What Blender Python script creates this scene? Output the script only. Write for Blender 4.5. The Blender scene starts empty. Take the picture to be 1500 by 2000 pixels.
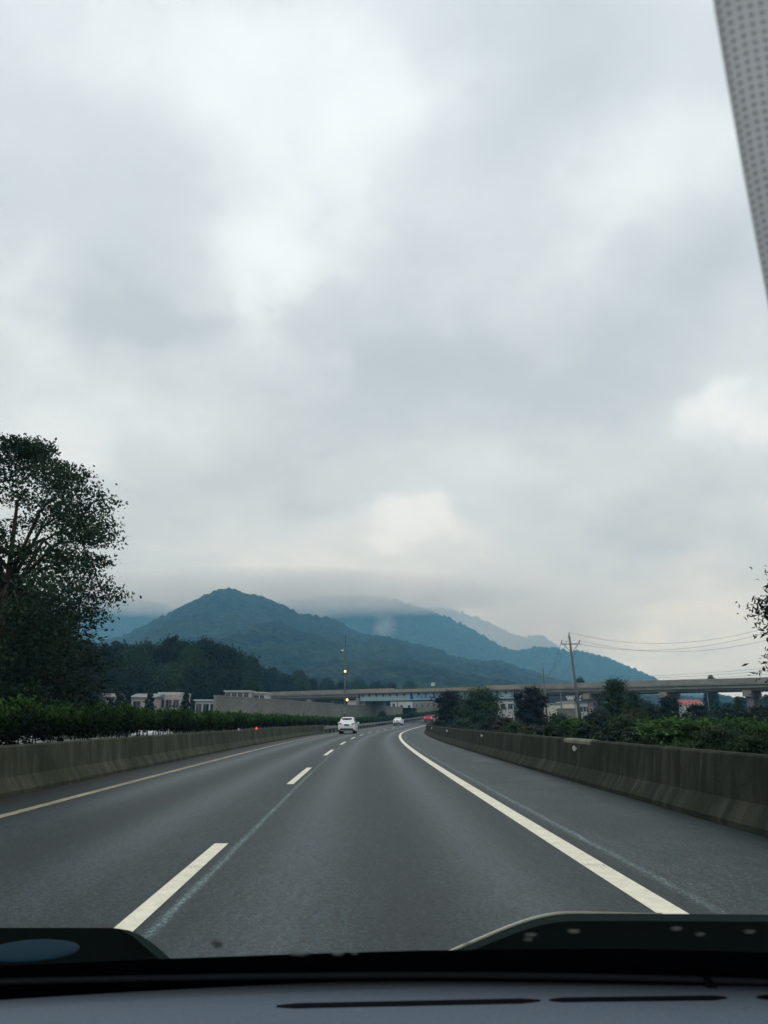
import bpy, math, random
import numpy as np
from mathutils import Vector, Matrix

sc = bpy.context.scene
C = sc.collection
R = math.radians
CAMZ, PITCH, FPX = 1.31, R(15.11), 1511.0

# ------------------------------------------------------------------ camera
cam = bpy.data.cameras.new('camera')
cam.sensor_fit = 'VERTICAL'
cam.sensor_height = 24.0
cam.lens = 24.0 * FPX / 2000.0
cam.clip_start, cam.clip_end = 0.05, 30000
cam.dof.use_dof = True
cam.dof.focus_distance = 120
cam.dof.aperture_fstop = cam.lens / 2.6
camo = bpy.data.objects.new('camera', cam)
C.objects.link(camo)
camo.location = (0, 0, CAMZ)
camo.rotation_euler = (R(90) + PITCH, 0, 0)
sc.camera = camo
sc.render.resolution_x, sc.render.resolution_y = 768, 1024
sc.view_settings.view_transform = 'Standard'
sc.view_settings.look = 'None'
sc.view_settings.exposure = 0.0
sc.view_settings.gamma = 1.0
sc.cycles.use_denoising = True
sc.cycles.max_bounces = 7
sc.cycles.volume_bounces = 6
sc.cycles.transparent_max_bounces = 12
sc.cycles.caustics_reflective = False
sc.cycles.caustics_refractive = False
sc.cycles.volume_max_steps = 256


def pix(px, py, Y):
    """point at depth Y (along the road) seen at a pixel of the 1500 x 2000 photograph"""
    d, u = (px - 750) / FPX, (1000 - py) / FPX
    y = math.cos(PITCH) - u * math.sin(PITCH)
    z = math.sin(PITCH) + u * math.cos(PITCH)
    k = Y / y
    return Vector((d * k, Y, CAMZ + z * k))


# ------------------------------------------------------------------ world and sun
SUN_EL, SUN_AZ = R(52), R(200)
w = bpy.data.worlds.new('World')
sc.world = w
w.use_nodes = True
nt = w.node_tree
nt.nodes.clear()


def nd(tree, typ, **kw):
    n = tree.nodes.new(typ)
    for k, v in kw.items():
        if isinstance(k, str) and hasattr(n, k):
            setattr(n, k, v)
    return n


def mth(tree, op, a, b=None, c=None, clamp=False):
    n = tree.nodes.new('ShaderNodeMath')
    n.operation = op
    n.use_clamp = clamp
    for i, v in enumerate((a, b, c)):
        if v is None:
            continue
        if isinstance(v, (int, float)):
            n.inputs[i].default_value = v
        else:
            tree.links.new(v, n.inputs[i])
    return n.outputs[0]


def vmth(tree, op, a, b=None, c=None):
    n = tree.nodes.new('ShaderNodeVectorMath')
    n.operation = op
    for i, v in enumerate((a, b, c)):
        if v is None:
            continue
        if isinstance(v, (tuple, list)):
            n.inputs[i].default_value = v
        else:
            tree.links.new(v, n.inputs[i])
    return n.outputs['Value'] if op in ('DOT_PRODUCT', 'LENGTH') else n.outputs['Vector']


def noise(tree, vec, scale, detail=4, rough=0.55, dist=0.0):
    n = tree.nodes.new('ShaderNodeTexNoise')
    n.inputs['Scale'].default_value = scale
    n.inputs['Detail'].default_value = detail
    n.inputs['Roughness'].default_value = rough
    n.inputs['Distortion'].default_value = dist
    if vec is not None:
        tree.links.new(vec, n.inputs['Vector'])
    return n


def ramp(tree, fac, stops):
    n = tree.nodes.new('ShaderNodeValToRGB')
    cr = n.color_ramp
    while len(cr.elements) < len(stops):
        cr.elements.new(0.5)
    for e, (p, c) in zip(cr.elements, stops):
        e.position = p
        e.color = (c[0], c[1], c[2], 1) if isinstance(c, (tuple, list)) else (c, c, c, 1)
    tree.links.new(fac, n.inputs[0])
    return n.outputs[0]


def mixc(tree, fac, a, b, blend='MIX'):
    n = tree.nodes.new('ShaderNodeMix')
    n.data_type = 'RGBA'
    n.blend_type = blend
    for sock, v in ((n.inputs[0], fac), (n.inputs[6], a), (n.inputs[7], b)):
        if isinstance(v, (int, float)):
            sock.default_value = v
        elif isinstance(v, (tuple, list)):
            sock.default_value = (v[0], v[1], v[2], 1)
        else:
            tree.links.new(v, sock)
    return n.outputs[2]


tc = nt.nodes.new('ShaderNodeTexCoord')
sepd = nt.nodes.new('ShaderNodeSeparateXYZ')
nt.links.new(tc.outputs['Generated'], sepd.inputs[0])
az = mth(nt, 'ARCTAN2', sepd.outputs[0], sepd.outputs[1])
el = mth(nt, 'ARCSINE', sepd.outputs[2])
# cloud deck: perspective coordinates of a layer high overhead
zz = mth(nt, 'ADD', mth(nt, 'MAXIMUM', sepd.outputs[2], 0.0), 0.16)
cmb = nt.nodes.new('ShaderNodeCombineXYZ')
nt.links.new(mth(nt, 'DIVIDE', sepd.outputs[0], zz), cmb.inputs[0])
nt.links.new(mth(nt, 'DIVIDE', sepd.outputs[1], zz), cmb.inputs[1])
n1 = noise(nt, cmb.outputs[0], 1.5, 5, 0.5, 0.35)
n2 = noise(nt, cmb.outputs[0], 0.62, 3, 0.5, 0.2)
n3 = noise(nt, cmb.outputs[0], 3.4, 6, 0.58, 0.5)
# wobble the angle coordinates, so that the large cloud masses have ragged outlines
ae = nt.nodes.new('ShaderNodeCombineXYZ')
nt.links.new(az, ae.inputs[0])
nt.links.new(el, ae.inputs[1])
wob = noise(nt, tc.outputs['Generated'], 5.0, 5, 0.55)
wv = vmth(nt, 'MULTIPLY_ADD', wob.outputs['Color'], (0.34, 0.26, 0.0), (-0.17, -0.13, 0.0))
aev = vmth(nt, 'ADD', ae.outputs[0], wv)


def azel(px, py):
    p = pix(px, py, 1.0) - Vector((0, 0, CAMZ))
    p.normalize()
    return math.atan2(p.x, p.y), math.asin(p.z)


# large light and dark masses of the overcast: photo x, y, half sizes in px, strength
MASSES = [
    (520, 120, 330, 190, 0.15), (80, 30, 220, 200, 0.02), (560, 420, 150, 140, 0.13),
    (1020, 110, 200, 130, -0.08), (1250, 330, 220, 150, 0.08), (700, 560, 130, 90, 0.03),
    (270, 610, 150, 80, -0.13), (470, 610, 70, 90, 0.10), (120, 590, 90, 110, 0.09),
    (850, 500, 90, 60, -0.06), (760, 680, 260, 110, -0.12), (1050, 760, 320, 120, -0.13),
    (1330, 620, 160, 120, -0.08), (1380, 830, 130, 55, 0.13), (1080, 900, 200, 60, 0.03),
    (620, 880, 300, 90, -0.08), (200, 840, 250, 60, 0.06), (780, 1045, 150, 32, 0.11),
    (400, 990, 300, 60, -0.08), (1290, 1010, 200, 70, -0.13), (800, 1130, 600, 50, 0.05),
    (1300, 1240, 420, 70, 0.10), (300, 1120, 300, 60, -0.03), (650, 760, 50, 40, 0.07),
    (150, 380, 260, 120, -0.03), (900, 260, 160, 90, -0.04),
]
acc = None
for px, py, sx, sy, amp in MASSES:
    a0, e0 = azel(px, py)
    a1, _ = azel(px + sx, py)
    _, e1 = azel(px, py - sy)
    ia, ie = 1.0 / abs(a1 - a0), 1.0 / abs(e1 - e0)
    q = vmth(nt, 'MULTIPLY_ADD', aev, (ia, ie, 0), (-a0 * ia, -e0 * ie, 0))
    g = mth(nt, 'POWER', 0.3679, mth(nt, 'POWER', vmth(nt, 'DOT_PRODUCT', q, q), 1.3))
    acc = mth(nt, 'MULTIPLY', g, amp) if acc is None else mth(nt, 'MULTIPLY_ADD', g, amp, acc)
tex = mth(nt, 'MULTIPLY_ADD', n1.outputs[0], 0.34, -0.17)
tex = mth(nt, 'MULTIPLY_ADD', n2.outputs[0], 0.26, mth(nt, 'ADD', tex, -0.13))
tex = mth(nt, 'MULTIPLY_ADD', n3.outputs[0], 0.24, mth(nt, 'ADD', tex, -0.12))
val = mth(nt, 'ADD', mth(nt, 'MULTIPLY_ADD', acc, 1.4, tex), 0.5)
cloud = ramp(nt, val, [(0.0, (0.38, 0.43, 0.46)), (0.30, (0.475, 0.53, 0.56)), (0.5, (0.60, 0.665, 0.70)),
                       (0.66, (0.76, 0.84, 0.88)), (0.85, (0.90, 0.98, 1.03))])
sky = nt.nodes.new('ShaderNodeTexSky')
sky.sky_type = 'NISHITA'
sky.sun_disc = False
sky.sun_elevation = SUN_EL
sky.sun_rotation = SUN_AZ
bg = nt.nodes.new('ShaderNodeBackground')
bg.inputs['Strength'].default_value = 0.135
lowsky = mth(nt, 'POWER', 0.3679, mth(nt, 'DIVIDE', mth(nt, 'MAXIMUM', sepd.outputs[2], 0.0), 0.16))
cloud = mixc(nt, lowsky, vmth(nt, 'MULTIPLY', cloud, (0.985, 1.0, 1.02)), vmth(nt, 'MULTIPLY', cloud, (0.80, 1.04, 1.24)))
cl10 = vmth(nt, 'SCALE', cloud)
cl10.node.inputs['Scale'].default_value = 9.6
nt.links.new(mixc(nt, 0.94, sky.outputs[0], cl10), bg.inputs['Color'])
out = nt.nodes.new('ShaderNodeOutputWorld')
nt.links.new(bg.outputs[0], out.inputs['Surface'])

sun = bpy.data.lights.new('sun', 'SUN')
sun.energy = 0.6
sun.angle = R(18)
sun.color = (1.0, 0.96, 0.90)
suno = bpy.data.objects.new('sun', sun)
C.objects.link(suno)
sdir = Vector((math.sin(SUN_AZ) * math.cos(SUN_EL), math.cos(SUN_AZ) * math.cos(SUN_EL), math.sin(SUN_EL)))
suno.rotation_euler = sdir.to_track_quat('Z', 'Y').to_euler()

# ------------------------------------------------------------------ mesh helpers


class MB:
    def __init__(self):
        self.v, self.f, self.m = [], [], []
        self.slot = 0

    def add(self, vs, fs):
        o = len(self.v)
        self.v += [tuple(p) for p in vs]
        for f in fs:
            self.f.append(tuple(i + o for i in f))
            self.m.append(self.slot)
        return self

    def box(self, x0, x1, y0, y1, z0, z1, b=0.0):
        if b <= 0:
            return self.add([(x0, y0, z0), (x1, y0, z0), (x1, y1, z0), (x0, y1, z0), (x0, y0, z1), (x1, y0, z1), (x1, y1, z1), (x0, y1, z1)],
                            [(0, 3, 2, 1), (4, 5, 6, 7), (0, 1, 5, 4), (1, 2, 6, 5), (2, 3, 7, 6), (3, 0, 4, 7)])
        # box with chamfered vertical and horizontal edges: stacked octagon rings
        rings = []
        for z, s in ((z0, b), (z0 + b, 0), (z1 - b, 0), (z1, b)):
            c = b
            X0, X1, Y0, Y1 = x0 + s, x1 - s, y0 + s, y1 - s
            rings.append([(X0 + c, Y0, z), (X1 - c, Y0, z), (X1, Y0 + c, z), (X1, Y1 - c, z), (X1 - c, Y1, z), (X0 + c, Y1, z), (X0, Y1 - c, z), (X0, Y0 + c, z)])
        return self.loft(rings, True)

    def loft(self, rings, caps=True, closed=True):
        n = len(rings[0])
        vs = [p for r in rings for p in r]
        fs = []
        for k in range(len(rings) - 1):
            for i in range(n if closed else n - 1):
                j = (i + 1) % n
                fs.append((k * n + i, k * n + j, (k + 1) * n + j, (k + 1) * n + i))
        if caps:
            fs.append(tuple(reversed(range(n))))
            fs.append(tuple((len(rings) - 1) * n + i for i in range(n)))
        return self.add(vs, fs)

    def tube(self, pts, rads, n=8, caps=True):
        pts = [Vector(p) for p in pts]
        if isinstance(rads, (int, float)):
            rads = [rads] * len(pts)
        rings = []
        for i, p in enumerate(pts):
            t = (pts[min(i + 1, len(pts) - 1)] - pts[max(i - 1, 0)])
            t.normalize()
            a = t.orthogonal().normalized() if abs(t.z) > 0.9 else t.cross(Vector((0, 0, 1))).normalized()
            if abs(t.z) > 0.9:
                a = Vector((1, 0, 0)) - t * t.x
                a.normalize()
            b = t.cross(a)
            rings.append([p + (a * math.cos(2 * math.pi * k / n) + b * math.sin(2 * math.pi * k / n)) * rads[i] for k in range(n)])
        return self.loft(rings, caps)

    def ball(self, c, r, n=8, sx=1, sy=1, sz=1):
        rings = []
        for i in range(1, n):
            t = math.pi * i / n
            rings.append([(c[0] + r * sx * math.sin(t) * math.cos(2 * math.pi * k / (2 * n)), c[1] + r * sy * math.sin(t) * math.sin(2 * math.pi * k / (2 * n)),
                           c[2] - r * sz * math.cos(t)) for k in range(2 * n)])
        return self.loft(rings, True)

    def build(self, name, mat, parent=None, smooth=False, uv=None):
        me = bpy.data.meshes.new(name)
        me.from_pydata(self.v, [], self.f)
        for mm in (mat if isinstance(mat, (list, tuple)) else [mat]):
            me.materials.append(mm)
        if isinstance(mat, (list, tuple)):
            me.polygons.foreach_set('material_index', self.m)
        if smooth:
            me.polygons.foreach_set('use_smooth', [True] * len(me.polygons))
        if uv is not None:
            lay = me.uv_layers.new(name='UVMap')
            idx = np.zeros(len(me.loops), dtype=np.int32)
            me.loops.foreach_get('vertex_index', idx)
            lay.data.foreach_set('uv', np.asarray(uv, dtype=np.float32)[idx].ravel())
        me.update()
        o = bpy.data.objects.new(name, me)
        C.objects.link(o)
        o.parent = parent
        return o


def tag(o, label=None, cat=None, group=None, kind=None):
    for k, v in (('label', label), ('category', cat), ('group', group), ('kind', kind)):
        if v:
            o[k] = v
    return o


def empty(name, loc=(0, 0, 0), rz=0.0, label=None, cat=None, group=None):
    o = bpy.data.objects.new(name, None)
    o.empty_display_size = 0.3
    C.objects.link(o)
    o.location = loc
    o.rotation_euler = (0, 0, rz)
    return tag(o, label, cat, group)


def copy_tree(o, parent=None):
    c = o.copy()
    C.objects.link(c)
    if parent is not None:
        c.parent = parent
    for ch in list(o.children):
        copy_tree(ch, c)
    return c


# ------------------------------------------------------------------ materials


def base_mat(name):
    m = bpy.data.materials.new(name)
    m.use_nodes = True
    t = m.node_tree
    b = t.nodes['Principled BSDF']
    return m, t, b


def plain(name, col, rough=0.6, spec=0.4, metal=0.0, emit=None, es=0.0):
    m, t, b = base_mat(name)
    b.inputs['Base Color'].default_value = (*col, 1)
    b.inputs['Roughness'].default_value = rough
    b.inputs['Specular IOR Level'].default_value = spec
    b.inputs['Metallic'].default_value = metal
    if emit:
        b.inputs['Emission Color'].default_value = (*emit, 1)
        b.inputs['Emission Strength'].default_value = es
    return m


def mottled(name, c0, c1, scale=1.0, rough=0.8, spec=0.25, stretch=(1, 1, 1), bump=0.0, fine=0.0, coord='Object'):
    """two-tone surface with noise, fine grain and a little bump"""
    m, t, b = base_mat(name)
    tcn = t.nodes.new('ShaderNodeTexCoord')
    v = vmth(t, 'MULTIPLY', tcn.outputs[coord], stretch)
    n = noise(t, v, scale, 6, 0.6)
    col = mixc(t, ramp(t, n.outputs[0], [(0.3, 0.0), (0.7, 1.0)]), c0, c1)
    if fine > 0:
        n2 = noise(t, tcn.outputs[coord], scale * 14, 3, 0.7)
        col = mixc(t, fine, col, ramp(t, n2.outputs[0], [(0.3, 0.25), (0.7, 0.75)]), 'OVERLAY')
    t.links.new(col, b.inputs['Base Color'])
    b.inputs['Roughness'].default_value = rough
    b.inputs['Specular IOR Level'].default_value = spec
    if bump > 0:
        bp = t.nodes.new('ShaderNodeBump')
        bp.inputs['Strength'].default_value = bump
        bp.inputs['Distance'].default_value = 0.05
        t.links.new(n.outputs[0], bp.inputs['Height'])
        t.links.new(bp.outputs[0], b.inputs['Normal'])
    return m


def leaf_mat(name, dark, light, rough=0.65, spec=0.12, trans=0.0):
    m, t, b = base_mat(name)
    at = t.nodes.new('ShaderNodeAttribute')
    at.attribute_name = 'tint'
    oi = t.nodes.new('ShaderNodeObjectInfo')
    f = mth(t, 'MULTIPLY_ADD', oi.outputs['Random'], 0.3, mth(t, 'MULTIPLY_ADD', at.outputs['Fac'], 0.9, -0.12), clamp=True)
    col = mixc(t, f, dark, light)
    t.links.new(col, b.inputs['Base Color'])
    b.inputs['Roughness'].default_value = rough
    b.inputs['Specular IOR Level'].default_value = spec
    if trans > 0:
        tr = t.nodes.new('ShaderNodeBsdfTranslucent')
        t.links.new(col, tr.inputs['Color'])
        mx = t.nodes.new('ShaderNodeMixShader')
        mx.inputs[0].default_value = trans
        t.links.new(b.outputs[0], mx.inputs[1])
        t.links.new(tr.outputs[0], mx.inputs[2])
        t.links.new(mx.outputs[0], t.nodes['Material Output'].inputs['Surface'])
    return m


L_DARK = leaf_mat('leaf_dark', (0.006, 0.012, 0.007), (0.024, 0.042, 0.020))
L_MID = leaf_mat('leaf_mid', (0.010, 0.022, 0.008), (0.050, 0.092, 0.030))
L_BRIGHT = leaf_mat('leaf_bright', (0.012, 0.036, 0.008), (0.095, 0.205, 0.042), trans=0.15)
L_DRY = leaf_mat('leaf_dry', (0.022, 0.022, 0.012), (0.075, 0.068, 0.036))
L_PURPLE = leaf_mat('leaf_blackish', (0.005, 0.007, 0.006), (0.016, 0.020, 0.015))
L_NEAR = leaf_mat('leaf_near_tree', (0.009, 0.024, 0.014), (0.050, 0.092, 0.055), trans=0.22)
L_HEDGE = leaf_mat('leaf_hedge', (0.004, 0.011, 0.004), (0.058, 0.145, 0.028), trans=0.12)
BARK = mottled('bark', (0.03, 0.026, 0.02), (0.075, 0.065, 0.05), 6, 0.9, 0.1, (1, 1, 0.25), 0.4)
WHITE_PAINT = plain('white_car_paint', (0.78, 0.80, 0.82), 0.25, 0.5)
RED_PAINT = plain('red_car_paint', (0.42, 0.015, 0.025), 0.25, 0.5)
DARK_GLASS = plain('dark_glass', (0.01, 0.012, 0.016), 0.08, 0.6)
BLACK_PLASTIC = plain('black_plastic', (0.015, 0.016, 0.018), 0.6, 0.3)
TYRE = plain('tyre_rubber', (0.012, 0.012, 0.012), 0.9, 0.2)
RIM = plain('alloy_rim', (0.35, 0.36, 0.37), 0.35, 0.5, 0.7)
TAIL_RED = plain('tail_light', (0.42, 0.03, 0.03), 0.3, 0.5)
TAIL_LIT = plain('lit_tail_light', (0.5, 0.02, 0.02), 0.3, 0.5, 0, (1.0, 0.06, 0.05), 1.6)
PLATE_BLUE = plain('blue_plate', (0.03, 0.07, 0.22), 0.5, 0.4)
LAMP_CLEAR = plain('clear_lamp', (0.75, 0.78, 0.8), 0.15, 0.5)
HEAD_LIT = plain('lit_headlamp', (0.9, 0.9, 0.9), 0.2, 0.5, 0, (1, 1, 0.95), 2.5)
def worn_paint(name, c0, c1, lost, thr):
    m, t, b = base_mat(name)
    tcn = t.nodes.new('ShaderNodeTexCoord')
    a_ = noise(t, tcn.outputs['UV'], 6, 5, 0.75)
    c_ = noise(t, tcn.outputs['UV'], 34, 4, 0.8)
    e_ = noise(t, tcn.outputs['UV'], 1.1, 3, 0.6)
    col = mixc(t, ramp(t, a_.outputs[0], [(0.38, 0), (0.62, 1)]), c0, c1)
    q = mth(t, 'MULTIPLY_ADD', e_.outputs[0], 0.5, mth(t, 'MULTIPLY', c_.outputs[0], 0.75))
    col = mixc(t, ramp(t, q, [(thr, 0.0), (thr + 0.10, 0.75)]), col, lost)
    t.links.new(col, b.inputs['Base Color'])
    b.inputs['Roughness'].default_value = 0.7
    b.inputs['Specular IOR Level'].default_value = 0.25
    return m


LINE_WHITE = worn_paint('road_paint_white', (0.72, 0.67, 0.53), (0.88, 0.82, 0.66), (0.22, 0.22, 0.20), 0.70)
LINE_DULL = mottled('road_paint_worn', (0.22, 0.20, 0.14), (0.42, 0.37, 0.25), 0.8, 0.75, 0.25, (1, 1, 1), 0, 0.5)
STEEL_GREY = plain('galvanised_steel', (0.17, 0.18, 0.18), 0.5, 0.4, 0.4)
POLE_CONC = mottled('pole_concrete', (0.085, 0.10, 0.11), (0.14, 0.155, 0.165), 3, 0.85, 0.2, (1, 1, 0.3))
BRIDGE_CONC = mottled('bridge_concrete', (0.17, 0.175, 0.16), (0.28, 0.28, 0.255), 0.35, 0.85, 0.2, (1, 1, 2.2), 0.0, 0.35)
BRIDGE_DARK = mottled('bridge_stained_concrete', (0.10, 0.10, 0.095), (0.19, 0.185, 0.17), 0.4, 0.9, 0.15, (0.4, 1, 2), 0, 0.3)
PIER_CONC = mottled('pier_concrete', (0.19, 0.175, 0.155), (0.29, 0.265, 0.235), 0.6, 0.9, 0.15, (1, 1, 0.4), 0, 0.3)
GIRDER = mottled('girder_paint', (0.21, 0.32, 0.35), (0.30, 0.41, 0.43), 0.25, 0.5, 0.4, (0.4, 1, 1.5), 0, 0.15)
BANNER = mottled('banner_cloth', (0.20, 0.33, 0.44), (0.27, 0.41, 0.52), 0.4, 0.6, 0.3)
BLUE_LETTER = plain('blue_lettering', (0.02, 0.11, 0.36), 0.5, 0.3)
BLUE_LOGO = plain('blue_emblem', (0.012, 0.075, 0.33), 0.5, 0.3)
RAIL_GREEN = plain('green_rail', (0.05, 0.14, 0.08), 0.5, 0.4)
SIGN_PALE = plain('pale_green_sign', (0.42, 0.55, 0.47), 0.5, 0.4)
WALL_CONC = mottled('retaining_wall_concrete', (0.155, 0.152, 0.132), (0.24, 0.235, 0.205), 0.12, 0.9, 0.15, (1, 1, 1.5), 0, 0.45)
PLASTER = mottled('white_plaster', (0.40, 0.41, 0.41), (0.56, 0.57, 0.57), 0.5, 0.85, 0.2, (1, 1, 0.3), 0, 0.2)
PLASTER_PINK = mottled('pinkish_plaster', (0.36, 0.31, 0.29), (0.48, 0.42, 0.39), 0.5, 0.85, 0.2, (1, 1, 0.3), 0, 0.2)
PLASTER_CREAM = mottled('cream_plaster', (0.55, 0.53, 0.44), (0.66, 0.64, 0.54), 0.5, 0.85, 0.2, (1, 1, 0.3), 0, 0.2)
ROOF_GREY = mottled('grey_roof_sheet', (0.17, 0.18, 0.18), (0.27, 0.28, 0.28), 1, 0.7, 0.3)
ROOF_RED = mottled('red_roof_sheet', (0.26, 0.065, 0.06), (0.36, 0.11, 0.10), 0.8, 0.6, 0.3)
DARK_FACADE = mottled('dark_facade', (0.02, 0.03, 0.042), (0.035, 0.048, 0.062), 0.5, 0.4, 0.4)
WHITE_SIGN = plain('white_lettering', (0.75, 0.77, 0.78), 0.5, 0.4)
AMBER = plain('amber_lamp', (0.9, 0.35, 0.03), 0.3, 0.4, 0, (1.0, 0.38, 0.04), 2.2)
AMBER_HOT = plain('amber_lamp_core', (1, 0.8, 0.4), 0.3, 0.4, 0, (1.0, 0.75, 0.35), 4.0)
REFLECT_W = plain('white_reflector', (0.50, 0.49, 0.43), 0.3, 0.6)
REFLECT_R_GLOW = plain('red_reflector_glow', (0.75, 0.06, 0.04), 0.3, 0.6, 0, (1.0, 0.10, 0.05), 1.0)  # returned light painted in as emission; the reflector is no lamp
WIRE = plain('wire', (0.10, 0.11, 0.12), 0.6, 0.2)
CERAMIC = plain('insulator_ceramic', (0.16, 0.13, 0.12), 0.3, 0.5)

# ------------------------------------------------------------------ road line
_D = np.array([(0, -1.50), (5, -1.67), (9.6, -1.84), (20, -2.10), (33.5, -2.32), (50, -2.46), (65, -2.43), (80, -2.13), (95, -1.53), (110, -0.6), (125, 0.57), (140, 2.05)])
_P = np.polyfit(_D[:, 0], _D[:, 1], 4)
_dP = np.polyder(_P)
_X140, _M140 = float(np.polyval(_P, 140)), float(np.polyval(_dP, 140))


def dash(Y):
    if Y < 3:
        return float(np.polyval(_P, 3)) + (Y - 3) * float(np.polyval(_dP, 3))
    if Y <= 140:
        return float(np.polyval(_P, Y))
    d = Y - 140
    return _X140 + _M140 * d + d * d / (2 * 620.0)


def slope(Y):
    return (dash(Y + 0.5) - dash(Y - 0.5))


def elev(Y):
    if Y < 100:
        return 0.0
    d = min(Y, 230) - 100
    return 0.00013 * d * d + (max(Y, 230) - 230) * 0.0338


def at(Y, off, z=0.0):
    m = slope(Y)
    k = math.sqrt(1 + m * m)
    return Vector((dash(Y) + off / k, Y - off * m / k, z + elev(Y)))


def heading(Y):
    return -math.atan(slope(Y))


def sweep(profile, Ys, name, mat, parent=None, closed=False, smooth=False, caps=False):
    """profile of (offset, height) pairs carried along the road line; UV = metres along, metres across"""
    mb = MB()
    rings = [[at(Y, o, z) for o, z in profile] for Y in Ys]
    mb.loft(rings, caps, closed)
    acc = [0.0]
    for i in range(1, len(profile)):
        acc.append(acc[-1] + math.dist(profile[i], profile[i - 1]))
    uv = [(Y, a) for Y in Ys for a in acc]
    return mb.build(name, mat, parent, smooth, uv)


def span(a, b, st):
    n = max(1, int(round((b - a) / st)))
    return [a + (b - a) * i / n for i in range(n + 1)]


# ------------------------------------------------------------------ ground and road
GROUND = mottled('ground_soil_grass', (0.012, 0.018, 0.010), (0.030, 0.034, 0.020), 0.12, 0.95, 0.1, (1, 1, 1), 0, 0.3)
g = MB()
rg = [0, 30, 80, 160, 320, 700, 1500, 2600, 4200]
vs, fs = [(0, 60, -0.30)], []
NS = 48
for k, r in enumerate(rg[1:]):
    for i in range(NS):
        a = 2 * math.pi * i / NS
        vs.append((r * math.cos(a), max(-1400, 60 + r * math.sin(a)), -0.30))
for i in range(NS):
    fs.append((0, 1 + i, 1 + (i + 1) % NS))
for k in range(len(rg) - 2):
    for i in range(NS):
        j = (i + 1) % NS
        fs.append((1 + k * NS + i, 1 + (k + 1) * NS + i, 1 + (k + 1) * NS + j, 1 + k * NS + j))
g.add(vs, fs)
tag(g.build('ground', GROUND), kind='structure')

# asphalt: UV x = metres along the road, y = metres across (0 = left edge)
m, t, b = base_mat('asphalt')
tcn = t.nodes.new('ShaderNodeTexCoord')
sp = t.nodes.new('ShaderNodeSeparateXYZ')
t.links.new(tcn.outputs['UV'], sp.inputs[0])
u_, v_ = sp.outputs[0], sp.outputs[1]
cv = t.nodes.new('ShaderNodeCombineXYZ')
t.links.new(mth(t, 'MULTIPLY', u_, 0.05), cv.inputs[0])
t.links.new(v_, cv.inputs[1])
nA = noise(t, cv.outputs[0], 1.3, 5, 0.6)          # long streaks along the lanes
nB = noise(t, tcn.outputs['UV'], 0.6, 5, 0.65)      # patches
nC = noise(t, tcn.outputs['UV'], 55, 2, 0.8)        # stone chips
nD = noise(t, tcn.outputs['UV'], 230, 1, 0.5)
col = mixc(t, ramp(t, nA.outputs[0], [(0.40, 0), (0.60, 1)]), (0.016, 0.026, 0.028), (0.033, 0.048, 0.052))
col = mixc(t, mth(t, 'MULTIPLY', ramp(t, nB.outputs[0], [(0.44, 0), (0.58, 1)]), 0.45), col, (0.022, 0.028, 0.026))
# the wheel tracks are polished and a little paler, the strip between them is darker with oil drips
NLEFT = 4.75


def band(centre, width, soft=0.5):
    d = mth(t, 'ABSOLUTE', mth(t, 'SUBTRACT', v_, NLEFT + centre))
    return mth(t, 'POWER', 0.3679, mth(t, 'POWER', mth(t, 'DIVIDE', d, width), 2))


tracks = None
for c_ in (0.95, 2.75, -2.8, -1.05):
    q = band(c_, 0.42)
    tracks = q if tracks is None else mth(t, 'ADD', tracks, q)
col = mixc(t, mth(t, 'MULTIPLY', tracks, 0.55), col, (0.060, 0.076, 0.088))
mid = mth(t, 'ADD', band(1.85, 0.40), band(-1.9, 0.40))
col = mixc(t, mth(t, 'MULTIPLY', mid, 0.55), col, (0.022, 0.023, 0.018))
# worn pale seam lines beside the paint
wear = noise(t, cv.outputs[0], 9, 4, 0.7)
seam = mth(t, 'ADD', mth(t, 'MULTIPLY', band(0.20, 0.035), 0.75), mth(t, 'ADD', mth(t, 'MULTIPLY', band(4.10, 0.05), 0.75), mth(t, 'MULTIPLY', band(4.28, 0.10), 0.25)))
seam = mth(t, 'MULTIPLY', seam, ramp(t, wear.outputs[0], [(0.35, 0.35), (0.6, 1.0)]))
col = mixc(t, seam, col, (0.27, 0.30, 0.305))
# shoulder: greyer, with damp stains against the wall; darker along the left gutter
sh = mth(t, 'SUBTRACT', v_, NLEFT + 4.3)
shoulder = mth(t, 'MULTIPLY', mth(t, 'GREATER_THAN', v_, NLEFT + 4.15), 0.75)
col = mixc(t, shoulder, col, mixc(t, ramp(t, nB.outputs[0], [(0.4, 0), (0.65, 1)]), (0.026, 0.038, 0.038), (0.060, 0.078, 0.077)))
edge = mth(t, 'ADD', v_, mth(t, 'MULTIPLY_ADD', nB.outputs[0], 2.6, -1.3))
damp = ramp(t, mth(t, 'DIVIDE', mth(t, 'SUBTRACT', edge, NLEFT + 5.3), 1.2), [(0.0, 0.0), (1.0, 0.8)])
col = mixc(t, damp, col, (0.012, 0.016, 0.016))
gut = ramp(t, mth(t, 'DIVIDE', mth(t, 'ADD', v_, mth(t, 'MULTIPLY_ADD', nA.outputs[0], 0.5, -0.25)), 1.0), [(0.45, 0.97), (1.05, 0.0)])
col = mixc(t, gut, col, (0.010, 0.010, 0.008))
nE = noise(t, tcn.outputs['UV'], 20, 3, 0.8)
col = mixc(t, 0.75, col, ramp(t, nE.outputs[0], [(0.42, 0.12), (0.58, 0.88)]), 'OVERLAY')
col = mixc(t, 0.8, col, ramp(t, nC.outputs[0], [(0.42, 0.1), (0.58, 0.9)]), 'OVERLAY')
nF = noise(t, vmth(t, 'MULTIPLY', tcn.outputs['UV'], (0.35, 1.0, 1.0)), 7, 4, 0.8)
col = mixc(t, 0.55, col, ramp(t, nF.outputs[0], [(0.40, 0.25), (0.60, 0.75)]), 'OVERLAY')
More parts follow.
